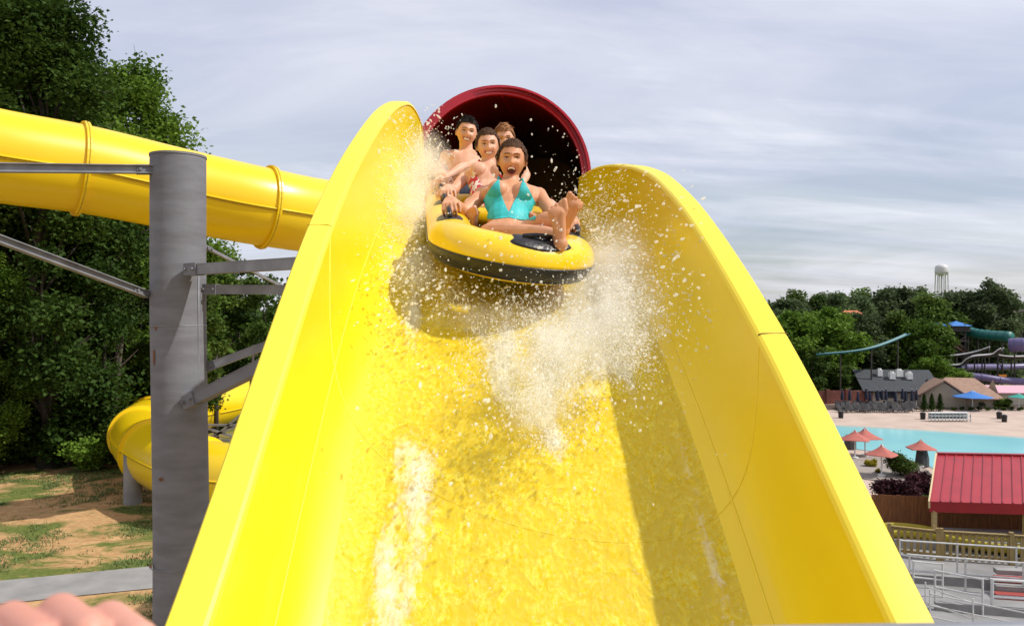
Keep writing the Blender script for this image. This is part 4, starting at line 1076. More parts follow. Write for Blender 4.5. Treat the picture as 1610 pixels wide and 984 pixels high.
# right: the wooded ridge across the pool
FA = tree_proto(41, 17, 6.5, .06, 15000, .46, LEAFF, 34, 'round'); FB = tree_proto(42, 15, 5.4, .08, 13000, .42, LEAF, 30, 'round')
FC = tree_proto(43, 19, 5.6, .10, 15000, .44, LEAFF, 34); FD = tree_proto(44, 13, 5.5, .05, 13000, .40, LEAFL, 28, 'round'); FE = tree_proto(45, 8, 1.5, .05, 2600, .35, LEAF, 22, 'column')
RG = 'trees on the ridge beyond the pool'
for (p, px, d, top, rz, lab) in (
    (FA, 1232, 150, 470, 0.1, 'rounded tree at the left end of the ridge, against the slide rim'),
    (FB, 1262, 165, 466, 1.0, 'dark tree second from the slide rim along the ridge top'),
    (FC, 1290, 172, 462, 2.0, 'bushy-topped tree on the ridge left of the small orange roof'),
    (FA, 1318, 168, 461, 3.0, 'broad tree directly above the small orange roof'),
    (FB, 1345, 176, 464, 4.0, 'tree on the ridge line right of the small orange roof'),
    (FC, 1378, 170, 470, 5.0, 'low-topped tree at the dip in the ridge line'),
    (FA, 1412, 172, 452, .7, 'tall dark tree on the ridge left of the water tower'),
    (FC, 1443, 175, 453, 1.7, 'tall tree standing next left of the water tower legs'),
    (FB, 1470, 160, 470, 2.7, 'tree crown in front of the water tower legs'),
    (FA, 1505, 165, 458, 3.7, 'broad crown just right of the water tower'),
    (FC, 1530, 172, 468, 4.7, 'tree between the water tower and the tallest tree at the right'),
    (FC, 1561, 158, 442, 5.7, 'tallest ragged tree near the right picture edge rising over the ridge'),
    (FA, 1596, 230, 476, .4, 'pale far tree behind the dark wooden trestle'),
    (FD, 1256, 128, 492, 1.4, 'large mid-green tree in front of the ridge beside the slide rim'),
    (FD, 1300, 132, 486, 2.4, 'large mid-green tree in the centre of the grove left of the turquoise flume'),
    (FA, 1345, 138, 492, 3.4, 'wide tree above the turquoise flume'),
    (FB, 1395, 140, 498, 4.4, 'dark tree behind the right half of the turquoise flume'),
    (FD, 1450, 135, 504, 5.4, 'large grey-green tree left of the timber slide tower'),
    (FB, 1275, 122, 548, .9, 'shaded tree low beside the slide rim near the brick fence'),
    (FB, 1322, 124, 575, 1.9, 'low dark tree behind the deck chairs near the slide rim'),
    (FD, 1466, 128, 560, 2.9, 'round bright tree behind the dark roofed building'),
    (FD, 1500, 126, 580, 3.9, 'small round tree behind the tan-roofed building')):
    h = {FA: 17, FB: 15, FC: 19, FD: 13}[p]; x = pxx(px, d); z0 = tz(x, d); ht = (CY - top) / F * d - z0; s = ht / h
    place(p, x, d, lab, rz, (max(s, .5) * (1 if s > .6 else 1.15), max(s, .5), s), RG)
place(FE, pxx(1408, 133), 133, 'pointed green conifer behind the roof units, centre of the ridge foot', 0, (1.3, 1.3, 1.2), RG)
sp = []
for d in (185, 205, 240):
    px = 1150
    while px < 1900:
        x = pxx(px, d); top = 478 if d < 230 else 476; sp.append((x, d + rw.uniform(-5, 5), tz(x, d), ((CY - top) / F * d + 14) * rw.uniform(.85, 1.0), 6)); px += 9 / d * F * .6
for px in range(1190, 1480, 16): sp.append((pxx(px, 146), 146 + rw.uniform(-3, 3), -14, 9 * rw.uniform(.7, 1.2), 5))
for d in (62, 80, 104, 135, 180):
    px = 640
    while px < 1165:
        x = pxx(px, d); sp.append((x, d + rw.uniform(-5, 5), tz(x, d), (7 if d < 90 else 11) * rw.uniform(.8, 1.15), 5)); px += 7.5 / d * F * .62
wood_mass('woodland', sp, .6, 1200, LEAFF, 78, 'dense mixed woodland behind the ridge trees at the right')
for p in (TA, TB, TC_, TD, BU, BL, BD, FA, FB, FC, FD, FE): unlink_tree(p)
# ------------------------------------------------------------ right side: pool, beach, island, pavilion
SAND = mat('pool_deck', (0.50, 0.385, 0.31), rough=.9, col2=(0.42, 0.32, 0.26), scale=.35, detail=8, space='Object')
def water_mat(name, col, deep):
    m = mat(name, col, rough=.12, col2=deep, scale=.06, spec=.4, bump=.12, bscale=2.2); return m
def gp(px, py, z=-14.0): q = G(px, py, z); return (q.x, q.y)
sheet('pool_beach', [gp(1180, 645), gp(2000, 641), (130, 62), (40, 48), (16, 50)], -13.96, SAND)
far_edge = [gp(1180, 668), gp(1330, 672), gp(1420, 677), gp(1500, 682), gp(1560, 687), gp(1620, 691), gp(1750, 705)]
near_edge = [(84, 46), (30, 46.4), gp(1476, 757), gp(1474, 744), gp(1462, 733), gp(1440, 727), gp(1405, 717), gp(1372, 710), gp(1345, 707), gp(1325, 703), gp(1250, 700)]
def smooth_poly(pts, n=4):
    out = []
    for i in range(len(pts)):
        a, b = pts[i], pts[(i + 1) % len(pts)]
        for k in range(n): out.append((a[0] + (b[0] - a[0]) * k / n, a[1] + (b[1] - a[1]) * k / n))
    for _ in range(3): out = [((out[i - 1][0] + 2 * out[i][0] + out[(i + 1) % len(out)][0]) / 4, (out[i - 1][1] + 2 * out[i][1] + out[(i + 1) % len(out)][1]) / 4) for i in range(len(out))]
    return out
POOLM = water_mat('pool_water', (0.34, 0.70, 0.72), (0.26, 0.62, 0.68))
sheet('shallow_water', smooth_poly([(x, y + 1.6) for x, y in far_edge] + near_edge), -13.935, mat('shallow_edge', (0.46, 0.62, 0.58), rough=.2, var=.12, scale=.3))
sheet('pool_water', smooth_poly(far_edge + near_edge), -13.92, POOLM)
# planting strip and mulch behind the beach
sheet('planting_bed', [gp(1180, 637), gp(2000, 634), gp(2000, 641.5), gp(1180, 645.5)], -13.93, mat('mulch', (0.10, 0.065, 0.045), rough=1, var=.5, scale=2))
sheet('paved_plaza', [gp(1180, 622), gp(2000, 620), gp(2000, 634), gp(1180, 637)], -13.95, SAND)
# island beds near the umbrellas
ISL = mat('gravel', (0.33, 0.29, 0.25), rough=1, col2=(0.26, 0.22, 0.19), scale=4)
sheet('island_path', smooth_poly([gp(1330, 712), gp(1400, 722), gp(1440, 731), gp(1466, 745), gp(1472, 757), gp(1440, 762), gp(1380, 757), gp(1340, 752)]), -13.90, ISL)

# brick-red boundary wall and what stands against it
w = root('boundary_wall', gp(1420, 634) + (-14,), 'low brick-red wall running behind the deck chairs at the far side of the beach', 'wall')
b = MB(); BR = mat('red_brick', (0.20, 0.065, 0.045), rough=.9, var=.35, scale=3)
x0 = gp(1240, 636); x1 = gp(1482, 634); b.beam((x0[0], x0[1], -12.9), (x1[0], x1[1], -12.9), .3, 2.0); b.build('wall_panel', BR, w)
for k in range(9):
    t = k / 8; b = MB(); b.box((x0[0] + (x1[0] - x0[0]) * t, x0[1] + (x1[1] - x0[1]) * t - .05, -12.85), (.6, .6, 2.3)); b.build('pillar', BR, w)

def gable(name, label, cx, cy, L, W, zb, ze, zr, rz, wall, roofm, hipped=False, over=.6):
    r_ = root(name, (cx, cy, zb), label, 'building'); M = Matrix.Translation((cx, cy, 0)) @ Matrix.Rotation(rz, 4, 'Z')
    T = lambda x, y, z: M @ Vector((x, y, z))
    b = MB(); hl, hw = L / 2, W / 2
    vs = [T(-hl, -hw, zb), T(hl, -hw, zb), T(hl, hw, zb), T(-hl, hw, zb), T(-hl, -hw, ze), T(hl, -hw, ze), T(hl, hw, ze), T(-hl, hw, ze), T(-hl, 0, zr - .15), T(hl, 0, zr - .15)]
    b.add(vs, [(0, 1, 5, 4), (1, 2, 6, 9, 5), (2, 3, 7, 6), (3, 0, 4, 8, 7)]); b.build('wall', wall, r_)
    b = MB(); hi = hl * .45 if hipped else hl + over
    lo = hl + over; wo = hw + over; dz = -(zr - ze) / hw * over
    top = [T(-hi, 0, zr), T(hi, 0, zr)]; ev = [T(-lo, -wo, ze + dz), T(lo, -wo, ze + dz), T(lo, wo, ze + dz), T(-lo, wo, ze + dz)]
    fs = [(2, 3, 1, 0), (4, 5, 0, 1)] + ([(3, 4, 1), (5, 2, 0)] if hipped else [])
    b.add(top + ev, fs); o = b.build('roof', roofm, r_); sm = o.modifiers.new('s', 'SOLIDIFY'); sm.thickness = .18; sm.offset = -1
    return r_, T
TANW = mat('tan_wall', (0.42, 0.35, 0.27), rough=.9, var=.15, scale=.5); DROOF = mat('dark_shingle', (0.050, 0.056, 0.062), rough=.85, var=.3, scale=3)
TROOF = mat('tan_shingle', (0.36, 0.225, 0.16), rough=.9, var=.2, scale=2); GLASS = mat('window_glass', (.03, .04, .05), rough=.1)
bd, T = gable('park_building', 'long tan building with charcoal gable roof and white roof units beyond the pool', (1400 - CX) / F * 124, 124, 10.5, 9, -14, -11.6, -9.0, -.10, TANW, DROOF)
for k, (x, y, s_) in enumerate(((-2.2, -1.5, .75), (-.6, -2.2, .85), (.7, -1.6, .95), (2.0, -2.2, .8))):
    zb = -9.0 - abs(y) / 4.5 * 2.6; b = MB(); b.box(T(x, y, zb + .45), (s_, s_, 1.0), -.1); b.tube([T(x, y, zb + .9), T(x, y, zb + 1.15)], s_ * .35, 12); b.build('roof_unit', WHITE, bd)
for x in (-3.4, -1.6, .4, 2.6):
    b = MB(); b.box(T(x, -4.53, -12.5), (1.0, .06, 1.1), -.1); b.build('window', GLASS, bd)
bd2, T = gable('park_building', 'tan-roofed building with a wide pale gable end facing the pool', (1512 - CX) / F * 119, 119.5, 8.8, 8.6, -14, -12.2, -9.9, -.35, TANW, TROOF, True)
b = MB()
q = [T(-6.0, -4.6, -14), T(-.3, -6.2, -14), T(-.3, -6.2, -12.2), T(-3.1, -5.4, -10.2), T(-6.0, -4.6, -12.2)]
b.add(q, [(0, 1, 2, 3, 4)]); off = Vector((.5, 3.0, 0)); b.add([p + off for p in q], [(4, 3, 2, 1, 0)]); b.add([q[0], q[4], q[4] + off, q[0] + off, q[1], q[2], q[2] + off, q[1] + off], [(0, 1, 2, 3), (4, 7, 6, 5)])
b.build('gable_wing', TANW, bd2)
b = MB(); a, c, e = q[4] + V((-.4, -.4, -.2)), q[3] + V((0, -.4, .12)), q[2] + V((.4, -.4, -.2)); o2 = Vector((.9, 4.5, 0))
b.add([a, c, e, a + o2, c + o2, e + o2], [(0, 1, 4, 3), (1, 2, 5, 4)]); o = b.build('gable_roof', TROOF, bd2); sm = o.modifiers.new('s', 'SOLIDIFY'); sm.thickness = .2
bd3, T = gable('park_building', 'low cream building with a pink-edged roof at the far right behind round bushes', (1600 - CX) / F * 121, 121, 11, 6, -14, -11.9, -11.2, -.1, mat('cream_wall', (.55, .50, .40), rough=.9), mat('pink_roof', (.62, .36, .42), rough=.8, var=.1))
b = MB(); rr = root('distant_house', gp(1341, 560) + (-12,), 'small distant house with an orange roof among the ridge trees', 'house')
c = P(1341, 497, 150); b.box(c + V((0, 1, -.6)), (3.4, 3, 1.6)); b.build('wall', TANW, rr)
b = MB(); b.add([c + V((-2.1, -1, .1)), c + V((2.1, -1, .1)), c + V((2.1, 3, .1)), c + V((-2.1, 3, .1)), c + V((-1.3, 1, 1.1)), c + V((1.3, 1, 1.1))], [(0, 1, 5, 4), (1, 2, 5), (2, 3, 4, 5), (3, 0, 4)]); b.build('roof', mat('orange_roof', (.50, .16, .07), rough=.8), rr)

# umbrellas
SALM = mat('salmon_canvas', (.44, .13, .10), rough=.85, var=.15, scale=2); BLUEC = mat('blue_canvas', (.04, .17, .48), rough=.8, var=.1); NAVY = mat('navy_canvas', (.018, .024, .05), rough=.9, var=.3); GRNC = mat('green_canvas', (.03, .28, .22), rough=.8)
def umbrella(x, y, z, h, R, m, label, group=None, sides=4, rz=.5, name='patio_umbrella', droop=.62):
    r_ = root(name, (x, y, z), label, 'umbrella', group)
    b = MB(); b.tube([(x, y, z), (x, y, z + h + .15)], .06, 10); b.tube([(x, y, z), (x, y, z + .12)], .32, 16); b.build('pole', WHITE, r_)
    b = MB(); n = 36
    def f(u, v):
        a = v * 2 * math.pi; k = math.cos(math.pi / sides) / math.cos(((a % (2 * math.pi / sides)) - math.pi / sides))
        rr = R * (k * .55 + .45 * (1 - .35 * abs(math.cos(a * sides / 2)) * 0) ) * u
        sag = R * droop * (u ** .62); lift = -.10 * R * (k - .8) * u * u
        return (x + math.cos(a + rz) * rr, y + math.sin(a + rz) * rr, z + h + R * .28 - sag + lift)
    b.grid(f, 10, n); o = b.build('canopy', m, r_, True); s_ = o.modifiers.new('s', 'SOLIDIFY'); s_.thickness = .02
    b = MB()
    for k in range(sides):
        pts = [Vector(f(u / 6, k / sides)) - V((0, 0, .03)) for u in range(7)]; b.tube(pts, .02, 5)
    b.build('ribs', WHITE, r_); return r_
UG = 'salmon shade umbrellas on the pool island'
for (px, pyb, pyt, R, rz, lab) in ((1344, 720, 674, 1.6, .4, 'salmon umbrella half hidden by the yellow slide rim'), (1360, 716, 671, 1.7, .9, 'salmon umbrella second from the slide rim, against the turquoise pool'),
                                   (1386, 748, 697, 1.5, .1, 'salmon umbrella left of the round green bush, nearest the viewer'), (1448, 733, 689, 1.45, .6, 'salmon umbrella right of the round green bush')):
    q = G(px, pyb, -13.9); d = q.y; h = (pyb - pyt) / F * d; umbrella(q.x, q.y, -13.9, h - R * .28, R, SALM, lab, UG, 4, rz)
q = G(1529, 645, -14); umbrella(q.x, q.y, -14, 2.2, 2.7, BLUEC, 'wide bright blue umbrella before the tan-roofed building', None, 8, .2, droop=.36)
q = G(1602, 645, -14); umbrella(q.x, q.y, -14, 2.1, 1.5, GRNC, 'small green umbrella at the far right beyond the beach', None, 6, .2, droop=.4)
# folded umbrellas and deck chairs along the beach: one of each, copied
pr_ = root('folded_umbrella', (0, 0, 0), 'dark folded umbrella standing in the row of deck chairs along the brick wall', 'umbrella', 'folded umbrellas in the deck chair row')
b = MB(); b.tube([(0, 0, 0), (0, 0, 2.7)], .035, 8); b.tube([(0, 0, 0), (0, 0, .1)], .3, 12); b.build('pole', WHITE, pr_)
b = MB(); b.tube([(0, 0, 1.1), (0, 0, 1.2), (0, 0, 1.9), (0, 0, 2.5), (0, 0, 2.65)], [.2, .24, .19, .1, .02], 10); b.build('canopy', NAVY, pr_)
for k, px in enumerate((1324, 1336, 1349, 1362, 1368, 1380, 1387, 1393, 1408, 1419, 1424, 1434, 1441)):
    q = G(px, 640 + (k % 3) * 1.5, -13.93); copy_tree(pr_, (q.x, q.y, -13.93), k, None, 1.0 + .08 * (k % 2))
unlink_tree(pr_)
DK = mat('dark_mesh', (.035, .032, .032), rough=.8, var=.3)
dc = root('deck_chair', (0, 0, 0), 'dark low deck chair in the packed row between the brick wall and the beach', 'deck chair', 'deck chairs beside the wave pool')
b = MB(); b.box((0, 0, .38), (.65, 1.3, .05)); b.build('seat', DK, dc)
b = MB(); b.box((0, .85, .68), (.65, .07, .80), M=Matrix.Rotation(-.55, 3, 'X')); b.build('backrest', DK, dc)
for sx_ in (-.3, .3):
    for sy_ in (-.6, .55): b = MB(); b.box((sx_, sy_, .18), (.05, .05, .36)); b.build('leg', DK, dc)
k = 0
for row, py in enumerate((642.5, 645, 648)):
    px = 1318 + row * 3
    while px < 1446 - row * 4:
        q = G(px + RND.uniform(-1, 1), py + RND.uniform(-.4, .4), -13.93); copy_tree(dc, (q.x, q.y, -13.93), RND.uniform(-.3, .3)); px += 9.5; k += 1
unlink_tree(dc)
# litter bins on the beach
for (px, py, lab) in ((1322, 653, 'black litter bin on the beach next to the slide rim'), (1451, 655, 'black litter bin on the beach left of the white bench stack'), (1571, 654, 'black litter bin on the beach, upper of the pair at right'), (1579, 659, 'black litter bin on the beach, lower of the pair at right')):
    q = G(px, py + 4, -13.95); r_ = root('litter_bin', (q.x, q.y, -13.95), lab, 'litter bin', 'litter bins on the beach')
    b = MB(); b.tube([(q.x, q.y, -13.95), (q.x, q.y, -13.25)], [.30, .34], 16); b.build('bin_body', BLACK, r_, True, sharp=40)
    b = MB(); b.tube([(q.x, q.y, -13.25), (q.x, q.y, -13.1), (q.x, q.y, -13.0)], [.36, .33, .15], 16); b.build('lid', BLACK, r_, True, sharp=40)
# stacked white loungers forming a long block
q = G(1492, 662, -13.95); r_ = root('bench_stack', (q.x, q.y, -13.95), 'long pale slatted bench block standing alone on the beach', 'bench')
for lvl in range(3):
    b = MB(); b.box((q.x, q.y, -13.6 + lvl * .38), (5.1, 1.1 - lvl * .2, .09)); b.build('bench_slat', WHITE, r_)
for k in range(12):
    b = MB(); b.box((q.x - 2.5 + 5 * k / 11, q.y - .5 + .02, -13.45), (.09, .09, 1.0)); b.build('leg', mat('grey_blue', (.30, .36, .38), rough=.6) if k == 0 else bpy.data.materials['grey_blue'], r_)
b = MB(); b.box((q.x, q.y + .3, -13.35), (5.0, .08, .75)); b.build('backrest', bpy.data.materials['grey_blue'], r_)
# shrubs around pool
SB = bush_proto(51, 2.4, 1.5, 2600, .16, LEAF); SR = bush_proto(52, 2.2, 1.6, 2600, .14, LEAFD); SP_ = bush_proto(53, 2.4, 1.5, 3600, .12, PURP); SY = bush_proto(54, 1.8, .9, 1800, .12, YLEAF); SG = bush_proto(55, 3.4, 2.6, 9000, .13, LEAF)
cyp = root('cypress', (0, 0, 0), 'c', 'shrub'); rg = np.random.default_rng(4)
bl = [((0, 0, .3 + 2.2 * t), .55 * (1 - t) + .1, 1, .4) for t in [i / 8 for i in range(9)]]
pts, tint = crown_points(rg, bl, 1500); me = leaves_mesh('foliage', pts, .14, 5, LEAFD, groups=tint * .5); o = bpy.data.objects.new('foliage', me); COL.objects.link(o); attach(o, cyp)
b = MB(); b.tube([(0, 0, 0), (0, 0, 1.5)], .06, 6); b.build('stem', BARK, cyp)
def shrub(p, px, py, w_, w0, lab, z=-13.93, grp='shrubs around the pool', rz=0.):
    q = G(px, py, z); s = w_ * q.y / F / w0; o = copy_tree(p, (q.x, q.y, z), rz, lab, s); o['group'] = grp; return o
for px, lab in ((1453, 'narrow dark cypress, leftmost of three beside the beach'), (1465, 'narrow dark cypress in the middle of three beside the beach'), (1478, 'narrow dark cypress, rightmost of three beside the beach')):
    q = G(px, 646, -13.93); o = copy_tree(cyp, (q.x, q.y, -13.93), px, lab, .95); o['group'] = 'small cypresses beside the beach'
shrub(SR, 1506, 640, 24, 2.4, 'clipped dark bush left of the blue umbrella pole'); shrub(SR, 1541, 640, 24, 2.4, 'clipped dark bush right of the blue umbrella pole', rz=2)
shrub(SB, 1578, 642, 30, 2.4, 'largest rounded bush before the cream building at right'); shrub(SY, 1596, 621, 22, 1.8, 'yellow flowering bush in front of the cream building')
shrub(SB, 1365, 628, 46, 2.4, 'wide light green bush before the charcoal roofed building', rz=1); shrub(SB, 1447, 628, 24, 2.4, 'small green bush between the two buildings', rz=3)
shrub(SG, 1416, 748, 56, 3.4, 'big round green bush in the island bed between the salmon umbrellas'); shrub(SY, 1430, 749, 26, 1.8, 'yellow-green low bush at the foot of the round bush')
shrub(SY, 1368, 733, 26, 1.8, 'yellow bush left of the nearest salmon umbrella'); shrub(SY, 1381, 743, 14, 1.8, 'small golden bush under the nearest salmon umbrella', rz=1)
for k, (px, py, w_) in enumerate(((1395, 784, 56), (1424, 788, 62), (1454, 786, 58), (1440, 770, 56))):
    shrub(SP_, px, py, w_, 2.4, ('dark purple shrub, leftmost behind the brown fence', 'dark purple shrub in the middle behind the brown fence', 'dark purple shrub next to the red roof behind the fence', 'dark purple shrub set back behind the others by the fence')[k], z=tz(16, 44) if False else -13.0, grp='purple shrubs behind the brown fence', rz=k)
shrub(SR, 1455, 800, 34, 2.4, 'dark green shrub between purple shrubs and the red roof', z=-12.6)
for k in range(9):
    shrub(SR if k % 2 else SB, 1500 + k * 13, 645, 10, 2.4, 'small low plant in the bed along the far side of the beach', grp='small plants in the far bed', rz=k)
for p in (SB, SR, SP_, SY, SG, cyp): unlink_tree(p)
# rock pillar by the pool
q = G(1449, 732, -13.9); r_ = MB(); r_.tube([(q.x, q.y, -14), (q.x + .05, q.y, -13.2), (q.x, q.y, -12.3)], [.62, .58, .42], 9); o = r_.build('rock_pillar', mat('dark_rock', (.08, .075, .075), rough=.95, var=.5, scale=2, bump=.8, bscale=3)); tag(o, 'dark rock block at the pool edge beneath the right salmon umbrella', 'rock')
q = G(1336, 705, -13.9); r_ = MB(); r_.tube([(q.x, q.y, -14), (q.x + .05, q.y, -13.2), (q.x, q.y, -12.5)], [.62, .58, .42], 9); o = r_.build('rock_pillar', bpy.data.materials['dark_rock']); tag(o, 'dark rock block partly behind the slide rim by the pool', 'rock')

# distant rides on the ridge foot
TEAL = mat('teal_fibreglass', (.015, .14, .12), rough=.5); TURQF = mat('turquoise_fibreglass', (.02, .15, .17), rough=.5); PURPF = mat('purple_fibreglass', (.12, .10, .22), rough=.4, var=.15, scale=.5); BLKF = mat('black_fibreglass', (.02, .02, .022), rough=.4)
def px_scale(label): return 1 if 'turquoise' in label else 1.16
def flume(name, label, pts, R, m, open_=True, rim=None, legs=0, zg=-14):
    if px_scale(label) != 1: pts = [p * 1.16 for p in pts]; R *= 1.16
    c = spline(pts, 40); r_ = root(name, (c[0].x, c[0].y, zg), label, 'water slide')
    if open_:
        b = MB()
        def f(u, v):
            i = min(39, int(u * 40)); t = (c[i + 1] - c[i]).normalized(); p = c[i] + (c[i + 1] - c[i]) * (u * 40 - i); sd = t.cross(V((0, 0, 1))).normalized()
            a = math.pi * v; return p + sd * math.cos(a) * R - V((0, 0, math.sin(a) * R * .8))
        b.grid(f, 40, 10); o = b.build('trough', m, r_, True); s_ = o.modifiers.new('s', 'SOLIDIFY'); s_.thickness = .05
        b = MB()
        for s2 in (0, 1): b.tube([Vector(f(k / 40, s2)) for k in range(41)], .09 if rim else .05, 6)
        b.build('rim', rim or m, r_)
    else:
        b = MB(); b.tube(c, R, 20); b.build('tube_shell', m, r_, True)
        for k in range(3, 40, 5): b = MB(); b.tube([c[k], c[k] + (c[k + 1] - c[k]) * .15], R + .07, 20); b.build('joint_flange', m, r_)
    for k in range(legs):
        p = c[int(40 * (k + .5) / legs)]; b = MB(); b.tube([(p.x, p.y, zg), (p.x, p.y, p.z - R * .8)], .12, 8); b.build('support_post', DWOOD, r_)
flume('open_flume', 'long turquoise open flume descending leftwards through the ridge trees', [P(1428, 524, 126), P(1400, 536, 124), P(1370, 546, 122), P(1335, 552, 121), P(1285, 556, 120)], .38, TURQF, True, None, 3)
flume('tube_slide', 'green covered slide leaving the timber tower towards the right', [P(1514, 518, 128), P(1535, 524, 125), P(1558, 527, 122), P(1588, 529, 118)], .75, TEAL, False, None, 4)
flume('tube_slide', 'thin blue-green slide at the left of the timber tower', [P(1490, 514, 130), P(1470, 512, 132), P(1450, 520, 134)], .4, TURQF, False, None, 2)
flume('open_flume', 'upper black flume with pale rims below the timber tower', [P(1478, 560, 118), P(1510, 557, 117), P(1535, 552, 116), P(1556, 545, 115)], .55, BLKF, True, WHITE, 4)
flume('open_flume', 'lower black flume with pale rims curving under the purple tube', [P(1478, 573, 116), P(1510, 572, 115), P(1528, 560, 114), P(1560, 556, 113), P(1576, 547, 112)], .55, BLKF, True, WHITE, 4)
flume('open_flume', 'black flume with pale rims at the right edge under the purple tube', [P(1560, 556, 116), P(1590, 560, 115), P(1640, 558, 114)], .6, BLKF, True, WHITE, 3)
flume('tube_slide', 'thick purple tube slide entering at the right edge', [P(1588, 543, 113), P(1606, 542, 112), P(1640, 545, 111), P(1700, 560, 110)], 1.0, PURPF, False, None, 3)
flume('tube_slide', 'long purple tube slide winding low above the plants', [P(1640, 574, 122), P(1590, 577, 121), P(1545, 577, 118.5), P(1510, 579, 116), P(1516, 589, 113), P(1545, 593, 112), P(1580, 598, 111.5), P(1640, 602, 111)], .5, PURPF, False, None, 6)
b = MB(); q = P(1575, 592, 136); rr = root('ride_sign', (q.x, q.y, -14), 'small orange panel among the purple slides', 'sign'); b.box(q, (1.6, .2, .7)); b.build('panel', mat('orange_paint', (.7, .25, .02), rough=.6), rr); b = MB(); b.tube([(q.x, q.y + .2, -14), (q.x, q.y + .2, q.z)], .08, 6); b.build('post', DWOOD, rr)
# timber slide tower
tx, ty = (1497 - CX) / F * 146, 146; r_ = root('slide_tower', (tx, ty, -14), 'dark timber slide tower with blue pyramid roof on the ridge slope', 'tower')
for sx_ in (-1.6, 1.6):
    for sy_ in (-1.4, 1.4): b = MB(); b.box((tx + sx_, ty + sy_, -8.0), (.3, .3, 12.0)); b.build('tower_post', DWOOD, r_)
for z in (-5.2, -3.3):
    b = MB(); b.box((tx, ty, z), (4.6, 3.6, .25)); b.build('deck', DWOOD, r_)
b = MB()
for k in range(5): z = -13 + k * 2.2; b.beam((tx - 1.6, ty - 1.45, z), (tx + 1.6, ty - 1.45, z + 2.0), .14, .2); b.beam((tx + 1.6, ty - 1.5, z), (tx - 1.6, ty - 1.5, z + 2.0), .14, .2)
b.build('cross_brace', DWOOD, r_)
b = MB(); b.beam((tx + 1.8, ty - 1.8, -7.6), (tx - 3.4, ty - 1.8, -4.2), .3, .35); b.beam((tx + 1.8, ty - 1.8, -6.9), (tx - 3.4, ty - 1.8, -3.4), .1, .15); b.build('stair', mat('red_timber', (.10, .05, .035), rough=.9), r_)
b = MB(); c = (tx + .6, ty, 0); b.add([(tx - 1.3, ty - 2, -2.4), (tx + 2.7, ty - 2, -2.4), (tx + 2.7, ty + 2, -2.4), (tx - 1.3, ty + 2, -2.4), (tx + .7, ty, -1.5)], [(0, 1, 4), (1, 2, 4), (2, 3, 4), (3, 0, 4), (3, 2, 1, 0)]); b.build('roof', BLUEC, r_)
b = MB(); b.box((tx + .7, ty, -2.95), (3.4, 3.4, .9)); b.build('cabin', DWOOD, r_)
# wooden coaster trestle
r_ = root('coaster_trestle', (pxx(1600, 150), 150, -14), 'dark wooden roller coaster trestle at the right edge before the ridge', 'roller coaster')
bents = []
for k in range(16):
    px = 1546 + k * 9; d = 172 + k * .6; top = (CY - interp([(0, 503), (3, 496), (7, 489), (16, 484)], k)) / F * d; bents.append((pxx(px, d), d, top))
for k, (x, y, zt) in enumerate(bents):
    b = MB()
    for dy in (-1.4, 1.4): b.beam((x, y + dy * 1.3, -14), (x, y + dy * .7, zt), .22, .22)
    z = -12.5
    while z < zt: b.beam((x, y - 1.8, z), (x, y + 1.8, z), .12, .16); z += 2.0
    b.build('bent', DWOOD, r_)
b = MB()
for a, c in zip(bents[:-1], bents[1:]):
    for j in range(4): z = -12.5 + 2.9 * j; b.beam((a[0], a[1] - 1.7, z), (c[0], c[1] - 1.7, z + 2.6 * ((-1) ** j > 0)), .12, .14)
    b.beam((a[0], a[1] - 1.2, a[2] + .9), (c[0], c[1] - 1.2, c[2] + .9), .08, .1)
b.build('cross_brace', DWOOD, r_)
for dy in (-1, 1):
    b = MB(); b.tube([(q[0], q[1] + dy, q[2] + .1) for q in bents], .22, 6); b.build('track_rail', DWOOD, r_)
# water tower
d = 420; x = pxx(1480.5, d); zc = (CY - 425) / F * d; k = d / F; r_ = root('water_tower', (x, d, -14), 'white water tower on thin legs rising above the wooded ridge', 'water tower')
WT = mat('tank_white', (.62, .60, .60), rough=.5, var=.1)
b = MB(); R = 9.6 * k; b.tube([(x, d, zc + z_ * k) for z_ in (-8.5, -7.5, -5, -3, 4, 7, 9, 10)], [R * r for r in (.35, .7, .94, 1, 1, .85, .5, .1)], 28); b.build('tank', WT, r_, True, sharp=40)
b = MB(); b.tube([(x, d, zc - 3 * k), (x, d, zc - 2.4 * k)], R * 1.08, 28); b.build('walkway', WT, r_)
for i in range(6):
    a = i * math.pi / 3 + .4; b = MB(); b.tube([(x + math.cos(a) * R * .9, d + math.sin(a) * R * .9, zc - 3 * k), (x + math.cos(a) * R * 1.12, d + math.sin(a) * R * 1.12, -14)], .32, 8); b.build('leg', WT, r_)
b = MB(); b.tube([(x, d, -14), (x, d, zc - 7 * k)], .5, 10); b.build('riser', WT, r_)

# the terrace near right: pavilion, fences, railings
ZT = -8.97
sheet('terrace', [(6.5, 8), (48, 8), (48, 34.6), (9, 34.6), (6.8, 30)], ZT, mat('terrace_concrete', (0.29, 0.285, 0.28), rough=.9, col2=(0.20, 0.195, 0.19), scale=.8, detail=9))
REDR = mat('red_metal_roof', (.36, .020, .030), rough=.4, var=.15, scale=1.5, coat=.15)
TIMB = mat('pale_timber', (.45, .33, .15), rough=.75, var=.25, scale=3, stretch=(1, 1, 6))
def Q(px, py, z): return G(px, py, z)
pv = root('picnic_shelter', (17, 31, -9), 'open timber shelter with ribbed red metal roof beside the pool', 'shelter')
ez, rzz = -7.15, -5.98
e0 = GD(1463, 29.6, ez); e1 = GD(1463 + 330, 27.4, ez); e1 = V((e0.x + 9.5, 28.5, ez)); r0 = GD(1474, 33.2, rzz); r1 = V((r0.x + 9.6, 32.1, rzz))
n = 26; b = MB()
